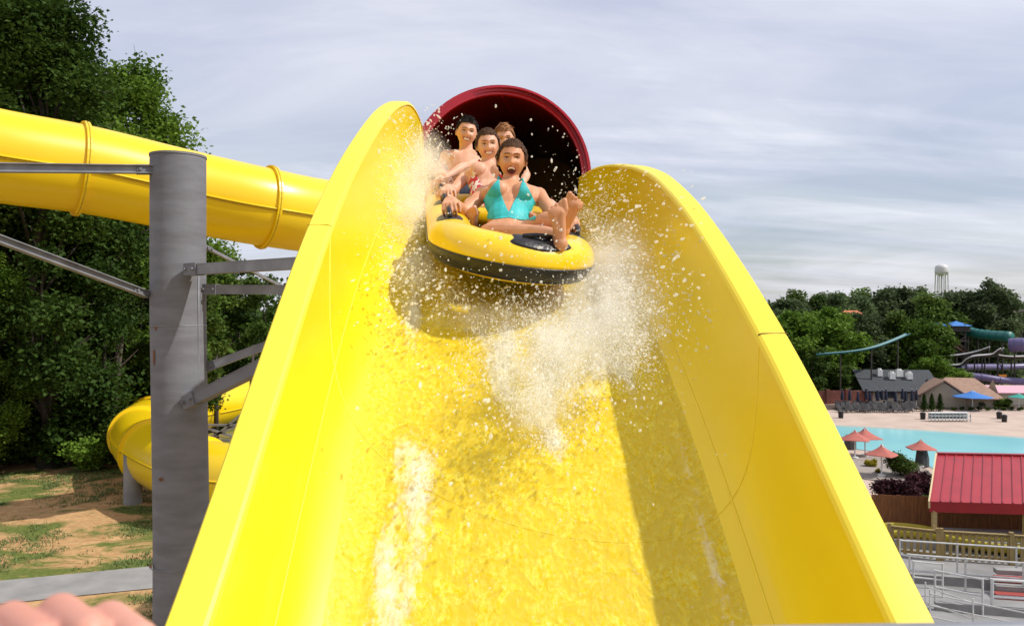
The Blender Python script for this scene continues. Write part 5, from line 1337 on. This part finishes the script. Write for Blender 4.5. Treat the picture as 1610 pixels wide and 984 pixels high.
for k in range(n):   # standing-seam panels
    t0, t1 = k / n, (k + 1) / n; a, c = e0.lerp(e1, t0), e0.lerp(e1, t1); g0, h0 = r0.lerp(r1, t0), r0.lerp(r1, t1)
    b.add([a, c, h0, g0], [(0, 1, 2, 3)]); b.beam(a + V((0, 0, .02)), g0 + V((0, 0, .02)), .035, .05)
b.beam(r0 + V((0, 0, .03)), r1 + V((0, 0, .03)), .25, .05)
b.build('roof', REDR, pv)
b = MB(); bk0, bk1 = r0 + V((2.1, 2.6, -.95)), r1 + V((2.1, 2.6, -.95)); b.add([r0, r1, bk1, bk0], [(0, 1, 2, 3)]); b.build('back_roof', REDR, pv)
b = MB(); b.add([e0 + V((0, .02, -.0)), e1 + V((0, .02, -.0)), e1 + V((0, .08, -.42)), e0 + V((0, .08, -.42))], [(0, 1, 2, 3)]); o = b.build('fascia', REDR, pv); s_ = o.modifiers.new('s', 'SOLIDIFY'); s_.thickness = .03
b = MB(); b.beam(e0 + V((-.05, 0, -.12)), r0 + V((-.05, 0, -.1)), .06, .3); b.beam(bk0 + V((-.05, 0, -.1)), r0 + V((-.05, 0, -.1)), .06, .28); b.build('barge_board', mat('cream_board', (.62, .50, .28), rough=.7), pv)
for t in (0.02, .36, .70, .99):
    for a_, bb, zz in ((e0, e1, ez - .1), (bk0, bk1, bk0.z)):
        p = a_.lerp(bb, t) + V((.02, .15, 0)); b = MB(); b.box((p.x, p.y, (zz + ZT) / 2), (.15, .15, zz - ZT)); b.build('post', TIMB, pv)
# brown board fence behind shelter
def board_fence(name, label, p0, p1, h, m, step=.16, cat='fence', pz=ZT):
    r_ = root(name, (p0[0], p0[1], pz), label, cat); p0, p1 = V((p0[0], p0[1], pz)), V((p1[0], p1[1], pz)); L = (p1 - p0).length; n_ = int(L / step); b = MB(); d = (p1 - p0).normalized(); rz = math.atan2(d.y, d.x)
    for k in range(n_): c = p0 + d * (k + .5) * step; hh = h + RND.uniform(-.02, .02); b.box(c + V((0, 0, hh / 2)), (step * .95, .03, hh), rz)
    b.build('boards', m, r_)
    b = MB(); sd = V((-d.y, d.x, 0))
    for z in (.35, h - .3): b.beam(p0 + V((0, 0, z)) + sd * .06, p1 + V((0, 0, z)) + sd * .06, .05, .1)
    b.build('rail', m, r_); return r_
board_fence('board_fence', 'tall brown vertical-board fence between the slide rim and the red roofed shelter', GD(1370, 32.4, 0)[:2], GD(1470, 31.9, 0)[:2], 1.45, BWOOD)
board_fence('board_fence', 'brown vertical-board fence in the shade under the red roof', GD(1472, 31.6, 0)[:2], (GD(1475, 31.6, 0).x + 9.5, 30.2), 1.35, BWOOD)
# low bench under the shelter
r_ = root('long_bench', (18.5, 30.4, ZT), 'long narrow bench in the shade beneath the red roof', 'bench'); b = MB(); a = GD(1486, 30.6, ZT + .48); c = V((a.x + 8, 29.6, ZT + .48)); b.beam(a, c, .38, .06); b.build('seat', mat('grey_plank', (.3, .27, .25), rough=.8), r_)
for t in (.05, .35, .65, .95): p = a.lerp(c, t); b = MB(); b.box((p.x, p.y, ZT + .24), (.1, .3, .42)); b.build('leg', TIMB, r_)
# olive yellow curved run-out of a ride on the terrace
r_ = root('yellow_trough', (17, 30, ZT), 'low dull yellow curved trough between shelter and picket fence', 'trough')
b = MB(); tp = spline([GD(1385, 30.4, ZT + .55), GD(1420, 30.3, ZT + .62), GD(1465, 30.0, ZT + .58), GD(1520, 29.5, ZT + .45), V((19.5, 28.9, ZT + .35)), V((24, 28.3, ZT + .30))], 30)
def ft(u, v):
    i = min(29, int(u * 30)); p = tp[i] + (tp[min(30, i + 1)] - tp[i]) * (u * 30 - i); a = -.2 + v * (math.pi + .4)
    return p + V((0, -math.cos(a) * .55, -math.sin(a) * .38 + .0))
b.grid(ft, 40, 12); o = b.build('trough_shell', mat('dull_yellow', (.50, .40, .02), rough=.5, var=.2), r_, True); s_ = o.modifiers.new('s', 'SOLIDIFY'); s_.thickness = .05
b = MB(); b.box(tp[15] + V((0, 0, -.35)), (12, .5, .35), -.12); b.build('trough_base', CONC, r_)
# picket fence
pf0, pf1 = GD(1398, 29.0, ZT), GD(1475, 28.3, ZT)
pf2 = V((pf1.x + 9.0, 26.2, ZT))
def picket(label, p0, p1, h=1.05):
    r_ = root('picket_fence', p0, label, 'fence', 'picket fences on the terrace'); d = (p1 - p0); L = d.length; d.normalize(); rz = math.atan2(d.y, d.x); b = MB(); n_ = int(L / .21)
    for k in range(n_): c = p0 + d * (k + .5) * .21; b.box(c + V((0, 0, h / 2)), (.11, .035, h - .08), rz)
    b.build('pickets', WOOD, r_)
    b = MB()
    for z in (.18, h - .06): b.beam(p0 + V((0, .05, z)), p1 + V((0, .05, z)), .05, .10)
    b.beam(p0 + V((0, 0, h + .02)), p1 + V((0, 0, h + .02)), .13, .035); b.build('rail', WOOD, r_)
    m_ = max(1, int(L / 2.2))
    for k in range(m_ + 1): c = p0 + d * L * k / m_; b = MB(); b.box(c + V((0, 0, (h + .12) / 2)), (.14, .14, h + .12), rz); b.build('post', WOOD, r_)
picket('weathered yellowish picket fence section running from the slide rim to the shelter post', pf0, pf1)
picket('weathered yellowish picket fence section running right below the red roofed shelter', pf1 + V((.1, 0, 0)), pf2)
# pipe railings of the ramps
def railing(label, p0, p1, rails=(.55, 1.05), h=1.08, r=.028, step=1.7):
    p0, p1 = Vector(p0), Vector(p1); r_ = root('pipe_railing', p0, label, 'railing', 'pipe railings on the terrace ramps'); d = p1 - p0; L = d.length; n_ = max(1, round(L / step))
    for z in rails: b = MB(); b.tube([p0 + V((0, 0, z)), p1 + V((0, 0, z))], r, 8); b.build('rail', RAIL, r_)
    for k in range(n_ + 1): c = p0 + d * k / n_; b = MB(); b.tube([c, c + V((0, 0, h))], r * 1.1, 8); b.build('post', RAIL, r_)
    return r_
railing('long white pipe railing just in front of the picket fence', GD(1415, 27.2, ZT), V((GD(1415, 27.2, 0).x + 10.5, 24.6, ZT)))
railing('white pipe railing, second back from the picket fence', GD(1430, 25.6, ZT), V((GD(1430, 25.6, 0).x + 9.5, 23.0, ZT)))
railing('short pale railing return near the slide rim', GD(1436, 24.9, ZT), GD(1482, 24.6, ZT), step=1.0)
railing('white railing along the middle ramp at lower right', GD(1470, 24.0, ZT), GD(1545, 23.2, ZT))
railing('thick-posted white railing at the right picture edge', GD(1560, 23.2, ZT), V((GD(1560, 23.2, 0).x + 6, 22.0, ZT)), r=.045)
railing('low thin railing nearest the viewer at the bottom right', GD(1462, 22.3, ZT), GD(1620, 20.8, ZT), rails=(.3, .62, .95), r=.02)
railing('thin railing crossing the near ramp beside the slide rim', GD(1455, 22.9, ZT), GD(1530, 21.6, ZT), rails=(.5, .95), r=.02, step=1.1)
# ramp walls: low concrete kerbs between the railings
for (a, c, h, lab) in ((GD(1432, 26.0, ZT), V((GD(1432, 26, 0).x + 10, 23.6, ZT)), .30, 'low concrete kerb wall between the two rear railings'), (GD(1470, 23.6, ZT), V((GD(1470, 23.6, 0).x + 8, 21.6, ZT)), .25, 'low concrete kerb wall along the middle ramp')):
    b = MB(); b.beam(a + V((0, 0, h / 2)), c + V((0, 0, h / 2)), .18, h); o = b.build('kerb_wall', CONC); tag(o, lab, 'kerb')
r_ = root('steps', (18, 23, ZT), 'small flight of red-edged steps at the right picture edge behind the railing', 'steps')
for k in range(4): b = MB(); b.box(GD(1592, 24.3 + k * .32, ZT + .08 + .15 * k) + V((1.2, 0, 0)), (3.2, .32, .15), -.2); b.build('step', mat('red_step', (.30, .05, .04), rough=.8) if k == 0 else (CONC if k % 2 else bpy.data.materials['red_step']), r_)
# ------------------------------------------------------------ water: running film, foam, spray and drops
_sv = [S(i / 48, D0 + (D1 - D0) * j / 200) for i in range(49) for j in range(201)]
_bvh = BVHTree.FromPolygons([tuple(p) for p in _sv], [(i * 201 + j, (i + 1) * 201 + j, (i + 1) * 201 + j + 1, i * 201 + j + 1) for i in range(48) for j in range(200)])
def on_slide(px, py):
    d = P(px, py, 1).normalized(); h = _bvh.ray_cast(Vector((0, 0, 0)), d); return h[0]
def blob(px, py, sx_, sy_, w): p = on_slide(px, py); return (p.x, p.y, sx_, sy_, w)
# foam patches on the slide floor: (x, d, spread x, spread d, weight)
FO = [blob(640, 715, .10, .12, .6), blob(630, 770, .09, .16, .45), blob(622, 830, .09, .14, .42), blob(610, 900, .08, .14, .45), blob(604, 965, .08, .2, .5),
      blob(640, 900, .10, .3, .4), blob(650, 760, .12, .2, .35), blob(700, 455, .22, .3, .5), blob(790, 480, .25, .2, .5), blob(860, 660, .10, .14, .9), blob(850, 610, .22, .16, 1.0), blob(900, 560, .30, .18, 1.0), blob(830, 545, .26, .14, .8), blob(940, 500, .28, .22, 1.0),
      blob(985, 430, .16, .3, .9), blob(980, 560, .08, .3, .75), blob(800, 590, .10, .16, .6), blob(880, 690, .06, .12, .7), blob(655, 480, .05, .5, .55), blob(660, 400, .10, .6, .9), blob(652, 300, .12, .6, .9),
      blob(760, 520, .30, .10, .35), blob(1125, 900, .03, .3, .6), blob(1075, 720, .025, .3, .55), blob(930, 350, .10, .7, .6)]
FA_ = np.array(FO)
def foam_at(x, y):
    v = (FA_[:, 4] * np.exp(-((x - FA_[:, 0]) / FA_[:, 2]) ** 2 - ((y - FA_[:, 1]) / FA_[:, 3]) ** 2)).sum(); return min(1.0, v)
NU, NV = 230, 620; vs = []; foam = []
for i in range(NU + 1):
    u = .225 + .55 * i / NU
    for j in range(NV + 1):
        d = -.9 + 8.2 * (j / NV); p = S(u, d); n = Snrm(u, d)
        f = (foam_at(p.x, p.y) if d > .8 else .3) * min(1, max(0, .72 + 1.3 * mnoise.noise(Vector((p.x * 9, d * 2.6, 17)))))
        e = min(1, i / 8, (NU - i) / 8); edge = smooth(0, 1, e)
        w1 = mnoise.noise(Vector((p.x * 14, d * 9, 0))); w2 = mnoise.noise(Vector((p.x * 34, d * 24, 5))); w3 = mnoise.noise(Vector((p.x * 5, d * 3.2, 9)))
        h = .006 + .0022 * w1 + .0024 * w2 + .002 * w3
        if f > .15: h += f * (.008 + .012 * max(0, mnoise.noise(Vector((p.x * 11, d * 9, 3))) + .25) + .004 * w2)
        vs.append(p + n * (h * edge + .0006)); foam.append(f * edge)
b = MB(); b.add(vs, [(i * (NV + 1) + j, (i + 1) * (NV + 1) + j, (i + 1) * (NV + 1) + j + 1, i * (NV + 1) + j + 1) for i in range(NU) for j in range(NV)])
me = b.mesh('slide_water', [], True)
at = me.attributes.new('foam', 'FLOAT', 'POINT'); at.data.foreach_set('value', np.array(foam, np.float32))
m = bpy.data.materials.new('running_water'); m.use_nodes = True; n, l = m.node_tree.nodes, m.node_tree.links; n.clear()
out = n.new('ShaderNodeOutputMaterial'); g = n.new('ShaderNodeNewGeometry'); fa = n.new('ShaderNodeAttribute'); fa.attribute_name = 'foam'
def NZ(scale, det, st=(1, 1, 1), dist=0.):
    mp = n.new('ShaderNodeMapping'); mp.inputs['Scale'].default_value = st; l.new(g.outputs['Position'], mp.inputs[0]); t = n.new('ShaderNodeTexNoise'); t.inputs['Scale'].default_value = scale; t.inputs['Detail'].default_value = det
    t.inputs['Distortion'].default_value = dist; t.inputs['Roughness'].default_value = .65; l.new(mp.outputs[0], t.inputs[0]); return t.outputs[0]
def MA(op, a, b_, clamp=False):
    x = n.new('ShaderNodeMath'); x.operation = op; x.use_clamp = clamp
    for i, v in enumerate((a, b_)):
        if isinstance(v, (int, float)): x.inputs[i].default_value = v
        else: l.new(v, x.inputs[i])
    return x.outputs[0]
def MR(v, a, b_, c=0, d=1):
    r = n.new('ShaderNodeMapRange'); r.inputs[1].default_value = a; r.inputs[2].default_value = b_; r.inputs[3].default_value = c; r.inputs[4].default_value = d; l.new(v, r.inputs[0]); return r.outputs[0]
bmp = n.new('ShaderNodeBump'); bmp.inputs['Strength'].default_value = .6; bmp.inputs['Distance'].default_value = .012
l.new(NZ(60, 6, (1, .6, .6), .8), bmp.inputs['Height'])
tr = n.new('ShaderNodeBsdfTransparent'); tr.inputs[0].default_value = (1, .995, .96, 1)
gl = n.new('ShaderNodeBsdfGlossy'); gl.inputs['Roughness'].default_value = .12; gl.inputs[0].default_value = (1, 1, .95, 1); l.new(bmp.outputs[0], gl.inputs['Normal'])
fr = n.new('ShaderNodeFresnel'); fr.inputs[0].default_value = 1.33; l.new(bmp.outputs[0], fr.inputs[1])
m1 = n.new('ShaderNodeMixShader'); l.new(MA('MULTIPLY', fr.outputs[0], .42), m1.inputs[0]); l.new(tr.outputs[0], m1.inputs[1]); l.new(gl.outputs[0], m1.inputs[2])
# broken bubbly water in yellow-tinted patches; pale grains also paint sparkle and caustics
tb_ = n.new('ShaderNodeBsdfDiffuse'); gx_ = n.new('ShaderNodeMix'); gx_.data_type = 'RGBA'; gx_.inputs[6].default_value = (.88, .64, .002, 1); gx_.inputs[7].default_value = (.96, .88, .16, 1); l.new(MR(NZ(70, 6, (1, .7, .7), .6), .38, .62), gx_.inputs[0]); l.new(gx_.outputs[2], tb_.inputs[0]); l.new(bmp.outputs[0], tb_.inputs['Normal'])
m2 = n.new('ShaderNodeMixShader'); l.new(MR(NZ(12, 7, (1, .6, .6), 1.0), .40, .62, .15, .62), m2.inputs[0]); l.new(m1.outputs[0], m2.inputs[1]); l.new(tb_.outputs[0], m2.inputs[2])
fd = n.new('ShaderNodeBsdfPrincipled'); fd.inputs['Base Color'].default_value = (.86, .85, .74, 1); fd.inputs['Roughness'].default_value = .35; l.new(bmp.outputs[0], fd.inputs['Normal'])
fm = MR(MA('ADD', MA('MULTIPLY', fa.outputs['Fac'], .78), MA('MULTIPLY', MA('SUBTRACT', NZ(40, 9, (1, .5, .5), .8), .5), 1.5)), .28, .95, 0, .82)
# scattered single bubbles and flecks everywhere
fleck = MR(NZ(90, 4, (1, .7, .7)), .64, .72, 0, .55)
m3 = n.new('ShaderNodeMixShader'); l.new(MA('MAXIMUM', fm, fleck), m3.inputs[0]); l.new(m2.outputs[0], m3.inputs[1]); l.new(fd.outputs[0], m3.inputs[2]); l.new(m3.outputs[0], out.inputs[0])
me.materials.append(m); o = bpy.data.objects.new('slide_water', me); COL.objects.link(o); tag(o, 'thin foaming water running down the yellow slide floor below the raft', 'water', None, 'stuff')

# drops and spray
rng = np.random.default_rng(21)
ICO = []; 
_t = (1 + 5 ** .5) / 2
IV = np.array([(-1, _t, 0), (1, _t, 0), (-1, -_t, 0), (1, -_t, 0), (0, -1, _t), (0, 1, _t), (0, -1, -_t), (0, 1, -_t), (_t, 0, -1), (_t, 0, 1), (-_t, 0, -1), (-_t, 0, 1)]) / math.hypot(1, _t)
IF = np.array([(0, 11, 5), (0, 5, 1), (0, 1, 7), (0, 7, 10), (0, 10, 11), (1, 5, 9), (5, 11, 4), (11, 10, 2), (10, 7, 6), (7, 1, 8), (3, 9, 4), (3, 4, 2), (3, 2, 6), (3, 6, 8), (3, 8, 9), (4, 9, 5), (2, 4, 11), (6, 2, 10), (8, 6, 7), (9, 8, 1)])
def drops(name, pts, rad, m_, label, cat, stretch=.5):
    n_ = len(pts); pts = np.asarray(pts); rad = np.asarray(rad)
    ax = pts - np.array([.05, 4.6, .25]); ax /= np.linalg.norm(ax, axis=1, keepdims=True); ax = ax + rng.normal(size=(n_, 3)) * .28 + np.array([0, -.2, -.25]); ax /= np.linalg.norm(ax, axis=1, keepdims=True)
    v = np.repeat(IV[None], n_, 0); v = v * (1 + .16 * rng.normal(size=(n_, 12, 1)).clip(-1.5, 1.5)); al = (v * ax[:, None]).sum(2, keepdims=True)
    v = v + ax[:, None] * al * (rng.random((n_, 1, 1)) ** 1.5 * stretch); v = v * rad[:, None, None] + pts[:, None]
    me = bpy.data.meshes.new(name); me.vertices.add(n_ * 12); me.vertices.foreach_set('co', v.reshape(-1).astype(np.float32))
    f = (IF[None] + (np.arange(n_) * 12)[:, None, None]).reshape(-1); me.loops.add(n_ * 60); me.loops.foreach_set('vertex_index', f.astype(np.int32))
    me.polygons.add(n_ * 20); me.polygons.foreach_set('loop_start', (np.arange(n_ * 20) * 3).astype(np.int32))
    try: me.polygons.foreach_set('loop_total', np.full(n_ * 20, 3, np.int32))
    except Exception: pass
    me.polygons.foreach_set('use_smooth', np.ones(n_ * 20, bool)); me.update(calc_edges=True); me.materials.append(m_)
    o = bpy.data.objects.new(name, me); COL.objects.link(o); tag(o, label, cat, None, 'stuff'); return o
def drop_mat(name, tr_, col):
    m = bpy.data.materials.new(name); m.use_nodes = True; n, l = m.node_tree.nodes, m.node_tree.links; n.clear(); o = n.new('ShaderNodeOutputMaterial')
    p = n.new('ShaderNodeBsdfPrincipled'); p.inputs['Base Color'].default_value = (*col, 1); p.inputs['Roughness'].default_value = .12; p.inputs['Specular IOR Level'].default_value = .6
    tl = n.new('ShaderNodeBsdfTranslucent'); tl.inputs[0].default_value = (*col, 1); a = n.new('ShaderNodeMixShader'); a.inputs[0].default_value = .4; l.new(p.outputs[0], a.inputs[1]); l.new(tl.outputs[0], a.inputs[2])
    t = n.new('ShaderNodeBsdfTransparent'); b_ = n.new('ShaderNodeMixShader'); b_.inputs[0].default_value = tr_; l.new(a.outputs[0], b_.inputs[1]); l.new(t.outputs[0], b_.inputs[2]); l.new(b_.outputs[0], o.inputs[0]); return m
DROP = drop_mat('water_drop', .55, (.97, .97, .93)); SPRAY = drop_mat('spray', .62, (.97, .97, .94))
def cloud(px, py, d, sx_, sz, sd, n_, clump=5.0, thr=.02, lift=True):
    """points of one burst; clumped by noise so that it breaks into sheets and strings"""
    c = P(px, py, d); out = []; k = 0
    while len(out) < n_ and k < n_ * 12:
        k += 1; q = c + Vector((rng.normal() * sx_, rng.normal() * sd, rng.normal() * sz))
        v = mnoise.noise(q * clump) + .5 * mnoise.noise(q * clump * 2.6)
        if v < thr + rng.normal() * .08: continue
        if 0 < q.y < 7.9:
            h = _bvh.ray_cast(Vector((q.x, q.y, 5)), Vector((0, 0, -1)))
            if h[0] is not None and q.z < h[0].z + .004: q.z = h[0].z + abs(rng.normal()) * .03 + .004
        if in_raft(q): continue
        X, Y = CX + F * q.x / q.y, CY - F * q.z / q.y
        if (Y < 262 and not ((X - 797) / 118) ** 2 + ((Y - 270) / 120) ** 2 < 1 and X > 700) or Y < 165: continue
        out.append(q)
    return out
def in_raft(q):
    r_ = q - RO; s, t, nn = r_.dot(RS), r_.dot(RT), r_.dot(RN)
    return 0 < s < LEN and abs(t) < .46 and -.02 < nn < .26 or (.55 < s < LEN and abs(t) < .30 and -.02 < nn < .95)
sp_ = []
for a in ((672, 258, 5.9, .07, .10, .35, 4200), (660, 300, 5.3, .07, .11, .3, 4200), (650, 350, 4.8, .07, .12, .25, 3200), (645, 410, 4.3, .08, .11, .2, 1200), (665, 440, 3.95, .10, .07, .15, 1300),
          (955, 400, 4.4, .10, .12, .25, 2800), (935, 450, 4.0, .12, .10, .2, 4200), (965, 500, 3.6, .10, .12, .2, 4600), (900, 530, 3.4, .17, .09, .2, 5200), (850, 575, 3.2, .15, .08, .18, 4200),
          (850, 630, 3.0, .10, .06, .15, 2400), (990, 545, 3.2, .05, .08, .15, 1500), (860, 685, 2.9, .05, .04, .1, 500), (780, 500, 3.7, .16, .05, .1, 900), (930, 330, 5.2, .08, .10, .3, 1200)):
    sp_ += cloud(*a, clump=7.0)
rad = .0010 + .0021 * rng.random(len(sp_)) ** 2
drops('water_spray', sp_, rad, SPRAY, 'white spray and broken foam thrown up around the raft', 'spray', 3.2)
dr = []
for a in ((690, 430, 3.9, .18, .10, .2, 330), (760, 470, 3.8, .22, .07, .15, 300), (860, 460, 3.8, .2, .07, .15, 260), (650, 480, 3.7, .10, .16, .2, 240), (1000, 430, 3.8, .16, .20, .25, 420), (1020, 500, 3.5, .14, .14, .2, 320),
          (950, 520, 3.4, .20, .16, .2, 600), (870, 600, 3.1, .18, .12, .18, 420), (800, 640, 2.9, .2, .10, .15, 120), (850, 380, 3.6, .25, .12, .1, 120), (900, 260, 5.0, .30, .22, .8, 130), (690, 240, 5.4, .18, .22, .4, 420), (640, 330, 4.9, .12, .2, .3, 320), (960, 330, 4.5, .18, .2, .4, 180), (830, 750, 2.7, .25, .14, .1, 50)):
    dr += cloud(*a, clump=9.0, thr=-.15)
rad = .0020 + .0062 * rng.random(len(dr)) ** 3.2
drops('water_drops', dr, rad, DROP, 'loose flying water drops glinting around and below the raft', 'water drops', 1.8)

# fine mist in the heart of each burst
m = bpy.data.materials.new('mist'); m.use_nodes = True; n, l = m.node_tree.nodes, m.node_tree.links; n.clear()
out = n.new('ShaderNodeOutputMaterial'); g = n.new('ShaderNodeNewGeometry'); tot = None
def MA(op, a, b_=None, clamp=False):
    x = n.new('ShaderNodeMath'); x.operation = op; x.use_clamp = clamp
    for i, v in enumerate((a, b_)):
        if v is None: continue
        if isinstance(v, (int, float)): x.inputs[i].default_value = v
        else: l.new(v, x.inputs[i])
    return x.outputs[0]
BL = [(675, 262, 5.8, .10, .12, .35, 10), (655, 330, 4.9, .09, .16, .35, 8), (950, 430, 4.1, .13, .14, .28, 7), (950, 500, 3.6, .15, .12, .22, 11), (870, 560, 3.25, .17, .09, .2, 11), (852, 640, 2.95, .10, .07, .12, 7), (770, 500, 3.7, .2, .05, .12, 4), (640, 430, 4.2, .08, .10, .2, 4), (985, 400, 4.3, .1, .14, .2, 3)]
for (px, py, d, a, b_, c, w) in BL:
    q = P(px, py, d); v = n.new('ShaderNodeVectorMath'); v.operation = 'SUBTRACT'; l.new(g.outputs['Position'], v.inputs[0]); v.inputs[1].default_value = q
    k = n.new('ShaderNodeVectorMath'); k.operation = 'MULTIPLY'; l.new(v.outputs[0], k.inputs[0]); k.inputs[1].default_value = (1 / a, 1 / c, 1 / b_)
    L = n.new('ShaderNodeVectorMath'); L.operation = 'DOT_PRODUCT'; l.new(k.outputs[0], L.inputs[0]); l.new(k.outputs[0], L.inputs[1])
    e = MA('MULTIPLY', MA('EXPONENT', MA('MULTIPLY', L.outputs['Value'], -.8)), w); tot = e if tot is None else MA('ADD', tot, e)
nz = n.new('ShaderNodeTexNoise'); nz.inputs['Scale'].default_value = 9; nz.inputs['Detail'].default_value = 6; nz.inputs['Roughness'].default_value = .7; nz.inputs['Distortion'].default_value = .6; l.new(g.outputs['Position'], nz.inputs[0])
nr_ = n.new('ShaderNodeMapRange'); nr_.inputs[1].default_value = .44; nr_.inputs[2].default_value = .66; nr_.inputs[4].default_value = 1.4; l.new(nz.outputs[0], nr_.inputs[0])
pv_ = n.new('ShaderNodeVolumePrincipled'); pv_.inputs['Color'].default_value = (1, 1, .99, 1); pv_.inputs['Anisotropy'].default_value = .2
l.new(MA('MULTIPLY', MA('MAXIMUM', MA('SUBTRACT', tot, .25), 0.0), nr_.outputs[0]), pv_.inputs['Density']); l.new(pv_.outputs[0], out.inputs['Volume'])
b = MB(); b.box((-.05, 4.6, .35), (1.9, 4.4, 2.9)); o = b.build('spray_mist', m); tag(o, 'soft white mist hanging in the splash around the raft', 'mist', None, 'stuff')
sc.cycles.volume_step_rate = 1.0; sc.cycles.volume_max_steps = 128; sc.cycles.volume_bounces = 4
